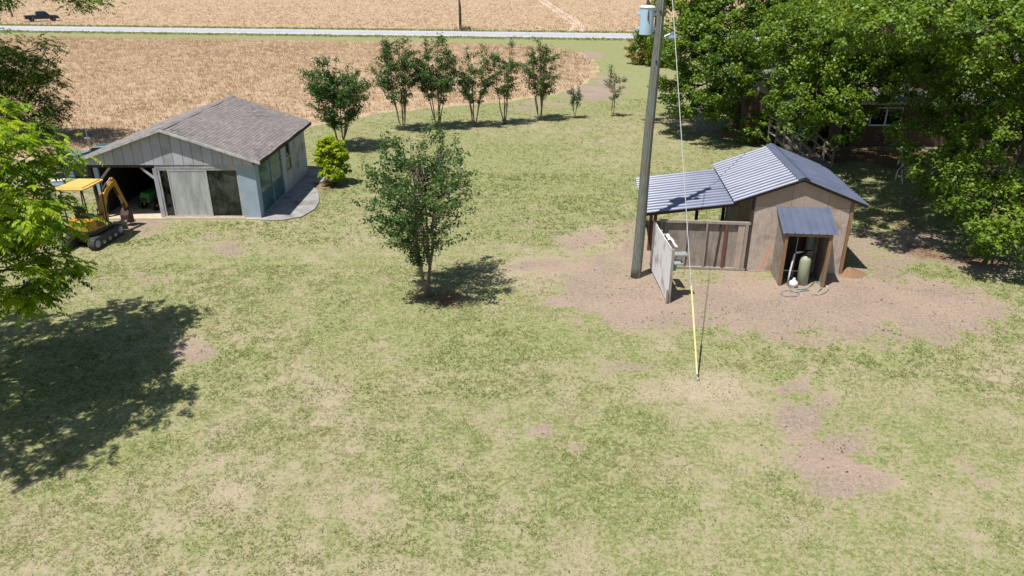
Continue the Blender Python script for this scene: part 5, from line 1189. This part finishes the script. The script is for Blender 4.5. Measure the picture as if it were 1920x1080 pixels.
# ------------------------------------------------------------------ pickup and roadside things
def pickup(label, px, py, hdg):
    p = G(px, py)
    t = thing('pickup_truck', label, 'pickup', p, hdg, 'dark trucks on the far verge')   # forward = +x
    w2 = .98
    body = [(-2.95, .55), (-2.95, 1.18), (-1.0, 1.18), (-1.0, 1.2), (1.0, 1.18), (2.55, 1.10), (2.85, .95), (2.92, .55), (2.35, .5), (2.2, .82), (1.6, .82), (1.42, .48), (-1.3, .48), (-1.48, .82), (-2.1, .82), (-2.25, .5)]
    MB().prism(body, -w2, w2, 'y').build('body', M['navy'], t, bevel=.05)
    MB().box((-2.8, -.8, 1.17), (-1.1, .8, 1.195)).build('bed_cover', M['black'], t)
    cab = MB(); a = [(-1.0, 1.18), (-.92, 1.78), (-.6, 1.9), (.55, 1.9), (.85, 1.8), (1.4, 1.2)]
    cab.add([(x, -w2 + (.06 if z < 1.3 else .22), z) for x, z in a] + [(x, w2 - (.06 if z < 1.3 else .22), z) for x, z in a], [(0, 1, 2, 3, 4, 5), (11, 10, 9, 8, 7, 6)] + [(i, 6 + i, 7 + i, i + 1) for i in range(5)]); co = cab.build('cab', M['navy'], t, bevel=.03)
    for s in (-1, 1):
        for (x0, x1, x2, x3) in ((-.88, -.05, -.05, -.8), (.02, 1.15, .72, .02)):
            f = lambda z: s * (w2 - .06 - .16 * (z - 1.2) / .58 + .012); MB().add([(x0, f(1.26), 1.26), (x1, f(1.26), 1.26), (x2, f(1.76), 1.76), (x3, f(1.76), 1.76), (x0, f(1.26) - s * .02, 1.26), (x1, f(1.26) - s * .02, 1.26), (x2, f(1.76) - s * .02, 1.76), (x3, f(1.76) - s * .02, 1.76)], [(0, 1, 2, 3), (7, 6, 5, 4), (0, 4, 5, 1), (1, 5, 6, 2), (2, 6, 7, 3), (3, 7, 4, 0)]).build('window', M['carglass'], co)
        MB().box((-2.975, s * .78 - .12, .85), (-2.952, s * .78 + .12, 1.1)).build('tail_lamp', M['redlens'], t); MB().box((2.86, s * .7 - .18, .78), (2.93, s * .7 + .18, .92)).build('headlight', M['steel'], t)
        MB().box((.95, s * 1.0 - .1, 1.2), (1.1, s * 1.0 + .1, 1.36)).build('mirror', M['navy'], t)
        for x in (-1.79, 1.9):
            w_ = MB().lathe([(.2, -.14), (.37, -.14), (.4, -.08), (.4, .08), (.37, .14), (.2, .14)], (x, s * .86, .4), 22, 'y').build('wheel', M['black'], t)
            MB().lathe([(.03, -.145), (.22, -.13), (.22, .13), (.03, .145)], (x, s * .86, .4), 16, 'y').build('rim', M['metalgrey'], w_)
    MB().box((-3.08, -.9, .45), (-2.955, .9, .62)).build('bumper', M['steel'], t, bevel=.02); MB().box((2.93, -.9, .42), (3.03, .9, .62)).build('bumper', M['blacksteel'], t, bevel=.02)
    MB().box((-2.98, -.25, .64), (-2.953, .25, .8)).build('number_plate', M['white'], t)
pickup('dark navy crew cab pickup parked off the road shoulder', 80, 40, R(37))
pickup('dark pickup whose nose shows at the verge behind the navy pickup', -33, 44, R(20))
def roadpole(label, px, py, h, lean, cond):
    p = G(px, py); t = thing('roadside_pole', label, 'pole', p)
    MB().tube([(0, 0, -.1), (lean * .5, 0, h / 2), (lean, 0, h)], [.19, .16, .12], 12).build('shaft', M['pole'], t, smooth=True)
    MB().beam((lean - 1.1, 0, h - .5), (lean + 1.1, 0, h - .5), .1, .12).build('cross_arm', M['pole'], t)
    if cond: MB().tube([(.2, -.12, 0), (.19, -.14, 2.4), (.12, -.14, 4.1), (.1, -.14, 4.6)], [.07, .07, .1, .04], 8).build('conduit', M['black'], t)
roadpole('grey roadside pole with black conduit beyond the road', 863, 56, 11, -.1, True)
roadpole('leaning wooden pole beyond the parked pickup', 24, 32, 11, -1.0, False)
p = G(798, 57); t = thing('marker_post', 'white cable marker post with orange top on the far verge', 'marker post', p)
MB().tube([(0, 0, -.05), (-.02, 0, 1.15)], .07, 8).build('shaft', M['white'], t); MB().tube([(-.02, 0, 1.151), (-.04, 0, 1.75)], .075, 8).build('cap', M['orange'], t)

# ------------------------------------------------------------------ trees and shrubs
def W(px, py, z): return tuple(G(px, py, z))
ORD = ['first', 'second', 'third', 'fourth', 'fifth', 'sixth', 'seventh']
row = [((640, 280), 104, 64, 9, 7), ((755, 245), 74, 55, 8, 6), ((822, 241), 76, 56, 8, 6), ((890, 238), 90, 44, 6, 5), ((945, 233), 72, 38, 5, 5), ((1013, 226), 78, 46, 7, 5)]
def hpx(b, ytop):
    g = G(*b); d = ray(b[0], ytop); return H + d[2] * g[1] / d[1]
for i, (b, yt, half, nst, ncl) in enumerate(row):
    g = G(*b); hh = hpx(b, yt); sp = (1.08 if i == 0 else .9) * half / (F / (g[1] * math.cos(P) + (H - 2) * math.sin(P)))
    myrtle(('bushy dark multi-stemmed tree standing just behind the lime shrub' if i == 0 else ORD[i - 1] + ' tree in the lawn-edge row counted from the garage side'), g, hh, sp, nst, .125, 17, ncl - (i > 0), 100 + i, 'small trees along the field edge', bare=.30 if i else .24, fork=.5, nb=4 if i == 0 else 3, wide=.35)
for (b, yt, half, lb, sd) in (((1077, 222), 148, 15, 'thin sapling with sparse leaves, shorter of the two past the tree row', 120), ((1148, 218), 118, 26, 'taller sparse sapling at the open end of the tree row', 121)):
    g = G(*b); myrtle(lb, g, hpx(b, yt), half / 24.0, 4, .10, 7, 3, sd, 'small trees along the field edge', bare=.32, shoots=2, rs=.02, nb=2, fork=.4)
g = G(803, 556)
myrtle('leafy crape myrtle standing alone in the middle of the lawn', g, 5.25, 2.15, 9, .108, 19, 4, 151, None, bare=.24, shoots=12, rs=.045, nb=2, fork=.75, wide=.45).rotation_euler.z = math.pi

# big shade trees
broadleaf('shade_tree', 'big leafy tree left of the driveway with low sweeping branches', 'tree', (15.0, 50.0), [
    ((12.2, 45.5, 4.6), (2.6, 2.6, 2.6)), ((14.8, 47.5, 7.2), (4.2, 4.0, 3.2)), ((11.3, 47.5, 2.9), (1.9, 2.0, 1.7)), ((13.5, 46.2, 2.0), (1.3, 1.4, 1.5)), ((18.6, 49.5, 8.8), (3.0, 3.2, 2.2)),
    ((14, 52, 9.5), (4.5, 4.5, 3.4)), ((11.0, 50.5, 6.2), (2.6, 3.0, 2.6)), ((19.5, 54.0, 9.0), (4.0, 4.0, 3.4))], 1.7, 105, .50, .19, M['oak'], .36, 2.8, None, .46, .45, None, (.72, 1.03))
broadleaf('shade_tree', 'big leafy tree spreading over the ramp and house corner', 'tree', (19.3, 44.0), [
    (W(1512, 180, 4.1), (1.7, 1.8, 1.3)), (W(1565, 205, 3.5), (1.8, 1.8, 1.3)), (W(1500, 222, 3.2), (1.1, 1.1, .8)), (W(1590, 130, 5.2), (2.6, 2.4, 2.0)), (W(1500, 90, 6.2), (2.6, 2.6, 1.9)), (W(1660, 135, 5.0), (2.0, 2.0, 1.4)), (W(1600, 40, 7.4), (3.4, 3.2, 2.2)), ((20.8, 45, 8.6), (4.4, 4.2, 3.0)), ((16.8, 43.5, 6.8), (2.8, 2.8, 2.4))], 1.9, 100, .44, .165, M['oak'], .34, 3.2, None, .5, .45, None, (.72, 1.03))
broadleaf('shade_tree', 'largest leafy tree with boughs hanging low over the bare soil', 'tree', (25.6, 36.2), [
    (W(1775, 245, 3.3), (2.0, 2.0, 1.5)), (W(1760, 310, 2.6), (1.3, 1.3, 1.0)), (W(1740, 345, 1.9), (.8, .8, .6)), (W(1850, 345, 2.6), (1.6, 1.5, 1.2)), (W(1860, 405, 1.9), (1.3, 1.2, .95)), (W(1900, 440, 1.6), (1.1, 1.1, .9)), (W(1850, 445, 1.4), (.9, .9, .7)), (W(1815, 380, 2.0), (.9, .9, .7)), (W(1900, 270, 3.6), (1.9, 1.9, 1.6)), (W(1850, 190, 4.8), (2.2, 2.0, 1.6)), (W(1760, 165, 5.0), (1.9, 1.8, 1.3)),
    (W(1830, 90, 6.6), (2.8, 2.6, 2.0)), (W(1700, 70, 6.9), (2.6, 2.4, 1.8)), ((18.6, 30.5, 8.6), (2.8, 2.6, 1.5)), ((21.5, 28.2, 8.4), (3.0, 2.4, 1.6)), ((14.6, 28.2, 8.2), (2.0, 2.0, 1.0)), ((17.6, 26.6, 8.0), (2.4, 2.0, 1.1)), ((14.4, 31.8, 8.1), (2.2, 2.0, 1.2)), ((20.5, 25.6, 7.6), (2.6, 2.0, 1.2)), ((24.8, 36.8, 9.8), (4.5, 4.5, 3.2)), ((21, 35, 9.6), (4.0, 3.6, 2.4)), ((16.4, 32.6, 9.0), (2.0, 2.2, 1.2)), ((13.8, 29.8, 8.3), (1.8, 1.8, .9)), ((12.7, 27.4, 8.0), (1.5, 1.6, .8)), ((12.7, 25.2, 8.0), (1.4, 1.3, .8)), ((15.2, 24.9, 7.9), (1.8, 1.5, .9)), ((18.0, 24.0, 7.6), (2.0, 1.6, 1.0)), ((16.3, 29.3, 8.6), (2.2, 2.0, 1.1)), ((18.5, 33.5, 8.8), (2.4, 2.4, 1.3)), ((28.5, 34, 7.4), (3.6, 3.6, 3.2)), ((26.0, 29.0, 6.2), (3.0, 2.6, 2.0))], 1.75, 95, .42, .15, M['oak'], .45, 3.2, None, .52, .45, None, (.72, 1.03))
broadleaf('shade_tree', 'tall leafy tree rising behind the house roof', 'tree', (29, 55.5), [((28, 53, 9.5), (5.5, 4.0, 4.0)), ((23.5, 54.5, 9.2), (4.0, 3.5, 3.5)), ((33.5, 52, 9.0), (5.0, 4.0, 4.0)), ((30, 49, 7.2), (4.5, 3.2, 2.2)), ((23.5, 47.5, 6.4), (3.2, 2.6, 1.8)), ((27.5, 46, 5.6), (3.2, 2.4, 1.8))], .9, 75, .7, .28, M['oak'], .45, 4.0, None, .4)
tr = [o for o in bpy.data.objects if o.get('label', '').startswith('largest leafy')][0]
# dead limb hanging from it
def deadlimb():
    off = np.array(tr.location); m = MB(); y = 32.0
    def q(px, py): return AYp(px, py, y) - off
    def AYp(px, py, yy):
        d = ray(px, py); s = yy / d[1]; return np.array([0, 0, H]) + d * s
    J = lambda: rng.normal(size=3) * .05
    L = [([(1712, 280), (1704, 286), (1703, 296), (1699, 305), (1692, 312), (1683, 322), (1676, 335)], .035), ([(1703, 290), (1692, 299), (1683, 303)], .02), ([(1706, 284), (1690, 277), (1680, 281)], .022), ([(1690, 277), (1688, 290), (1682, 304)], .018), ([(1700, 305), (1701, 316), (1695, 324), (1690, 333), (1692, 342), (1688, 345)], .022), ([(1703, 300), (1705, 312), (1704, 328)], .014), ([(1704, 287), (1712, 296), (1720, 302)], .014), ([(1690, 302), (1694, 310)], .01), ([(1696, 324), (1700, 330)], .01), ([(1712, 280), (1735, 270)], .04), ([(1688, 278), (1684, 286)], .01)]
    for pl, r in L: m.tube([q(*p_) + J() for p_ in pl], [1.35 * r * (1 - .6 * k / len(pl)) for k in range(len(pl))], 5)
    o = m.build('dead_limb', M['deadwood'], tr); o['label'] = 'bare grey dead limb hanging below the leaves'
deadlimb()

# near pecan, its crown mostly left of the picture
near = [(W(10, 300, 5.6), (1.05, 1.3, .9)), (W(75, 300, 5.4), (.62, .9, .55)), (W(20, 420, 4.5), (1.1, 1.2, .8)), (W(85, 420, 4.1), (.55, .9, .5)), (W(30, 500, 3.5), (1.2, 1.2, .65)), (W(104, 505, 3.2), (.6, .8, .42)), (W(15, 555, 3.0), (.9, .9, .45)),
        (W(-60, 250, 6.1), (1.2, 1.3, .9)), ((-12.0, 13.6, 6.6), (1.9, 1.7, .9)), ((-13.4, 16.0, 6.2), (2.0, 2.2, 1.2)), ((-12.6, 18.0, 4.2), (1.0, 1.3, .9)), ((-15.6, 14.2, 8.5), (2.6, 2.4, 1.6)), ((-17, 16.5, 6.5), (2.6, 2.6, 2.0)), ((-10.9, 14.0, 5.2), (.8, .9, .5)), ((-12.2, 11.9, 6.4), (1.3, 1.0, .7)), ((-15, 12.2, 6.0), (1.8, 1.4, 1.0))]
pecan('pecan_tree', 'bright yellow green pecan tree whose drooping branches screen the excavator', (-16.3, 15.2), near, 2.5, 8, .17, .38, .15, 6, M['pecan'], .3, 3.0, .5)
def WY(px, py, yy):
    d = ray(px, py); return tuple(np.array([0, 0, H]) + d * (yy / d[1]))
far = [(WY(30, 135, 46), (2.0, 2.0, 1.6)), (WY(82, 160, 46.5), (1.5, 1.6, 1.3)), (WY(35, 225, 45.5), (1.7, 1.6, 1.3)), (WY(88, 245, 45), (1.1, 1.1, .8)), (WY(80, 92, 46.5), (.9, .9, .8)), (WY(-40, 120, 46), (2.6, 2.6, 2.2)), (WY(-15, 190, 46), (1.8, 1.8, 1.6)), (WY(100, 200, 46), (.9, 1.0, .8)),
       (WY(-60, -40, 44), (3.0, 3.0, 1.6)), (WY(60, -60, 42), (2.0, 2.0, 1.0)), (W(130, 4, 8.25), (.9, .8, .30)), (W(190, 8, 8.2), (.55, .5, .25))]
pecan('pecan_tree', 'dark green pecan tree rising above the field edge left of the garage', (-33.5, 45.5), far, 1.55, 8, .26, .50, .21, 4, M['pecandark'], .3, 3.4, .5, start={9: 8, 10: 9, 11: 10})
broadleaf('lime_shrub', 'bright lime green shrub at the garage rear corner', 'shrub', G(628, 346), [(tuple(np.array(G(628, 346)) + [-.15, 0, 1.65]), (.58, .58, .62)), (tuple(np.array(G(628, 346)) + [.08, -.1, .8]), (.62, .6, .75)), (tuple(np.array(G(628, 346)) + [.22, .1, 1.5]), (.45, .45, .5))], 18, 80, .16, .11, M['limebush'], .03, .5, None, .62, .9, None, (.3, 1.02))
g = np.array(G(1208, 121)); broadleaf('rusty_shrub', 'round rusty orange and green shrub by the road end of the lawn', 'shrub', g, [(tuple(g + [-.1, .8, 1.6]), (1.7, 1.7, 1.7)), (tuple(g + [.7, .4, 1.2]), (1.4, 1.4, 1.4))], 3.2, 60, .38, .19, M['rustbush'], .1, .6, None, .68, .8)
g = np.array(G(1243, 126)); broadleaf('green_shrub', 'tall bright green shrub between the rusty shrub and big tree', 'shrub', g, [(tuple(g + [0, .6, 2.0]), (1.8, 1.7, 2.1)), (tuple(g + [1.2, .4, 1.4]), (1.5, 1.4, 1.6))], 2.8, 60, .42, .2, M['oak'], .1, .8, None, .7, .8)
g = np.array(G(1420, 272)); broadleaf('green_shrub', 'leafy green shrub at the foot of the wooden landing', 'shrub', g, [(tuple(g + [0, .2, .85]), (1.05, .9, .8)), (tuple(g + [.7, .6, 1.1]), (.8, .8, .8))], 5, 60, .3, .14, M['oak'], .06, .4, None, .6, .8)
g = np.array(G(1388, 214)); broadleaf('green_shrub', 'small green shrub in dappled shade under the driveway tree', 'shrub', g, [(tuple(g + [0, .2, .8]), (.8, .8, .85))], 5, 60, .3, .14, M['oak'], .06, .4, None, .55, .8)
g = np.array(G(1655, 284)); broadleaf('dry_shrub', 'sparse brownish shrub below the white house window', 'shrub', g, [(tuple(g + [0, .2, .6]), (.6, .5, .6))], 6, 26, .25, .09, M['drybush'], .04, .3, None, .5, .8)
g = np.array(G(866, 58)); broadleaf('roadside_weeds', 'grey green weeds round the foot of the roadside pole', 'shrub', g, [(tuple(g + [.5, .1, .5]), (.9, .7, .55)), (tuple(g + [-.5, .2, .3]), (.7, .5, .35))], 4, 30, .3, .16, M['drybush'], .04, .2, None, .6, .8)
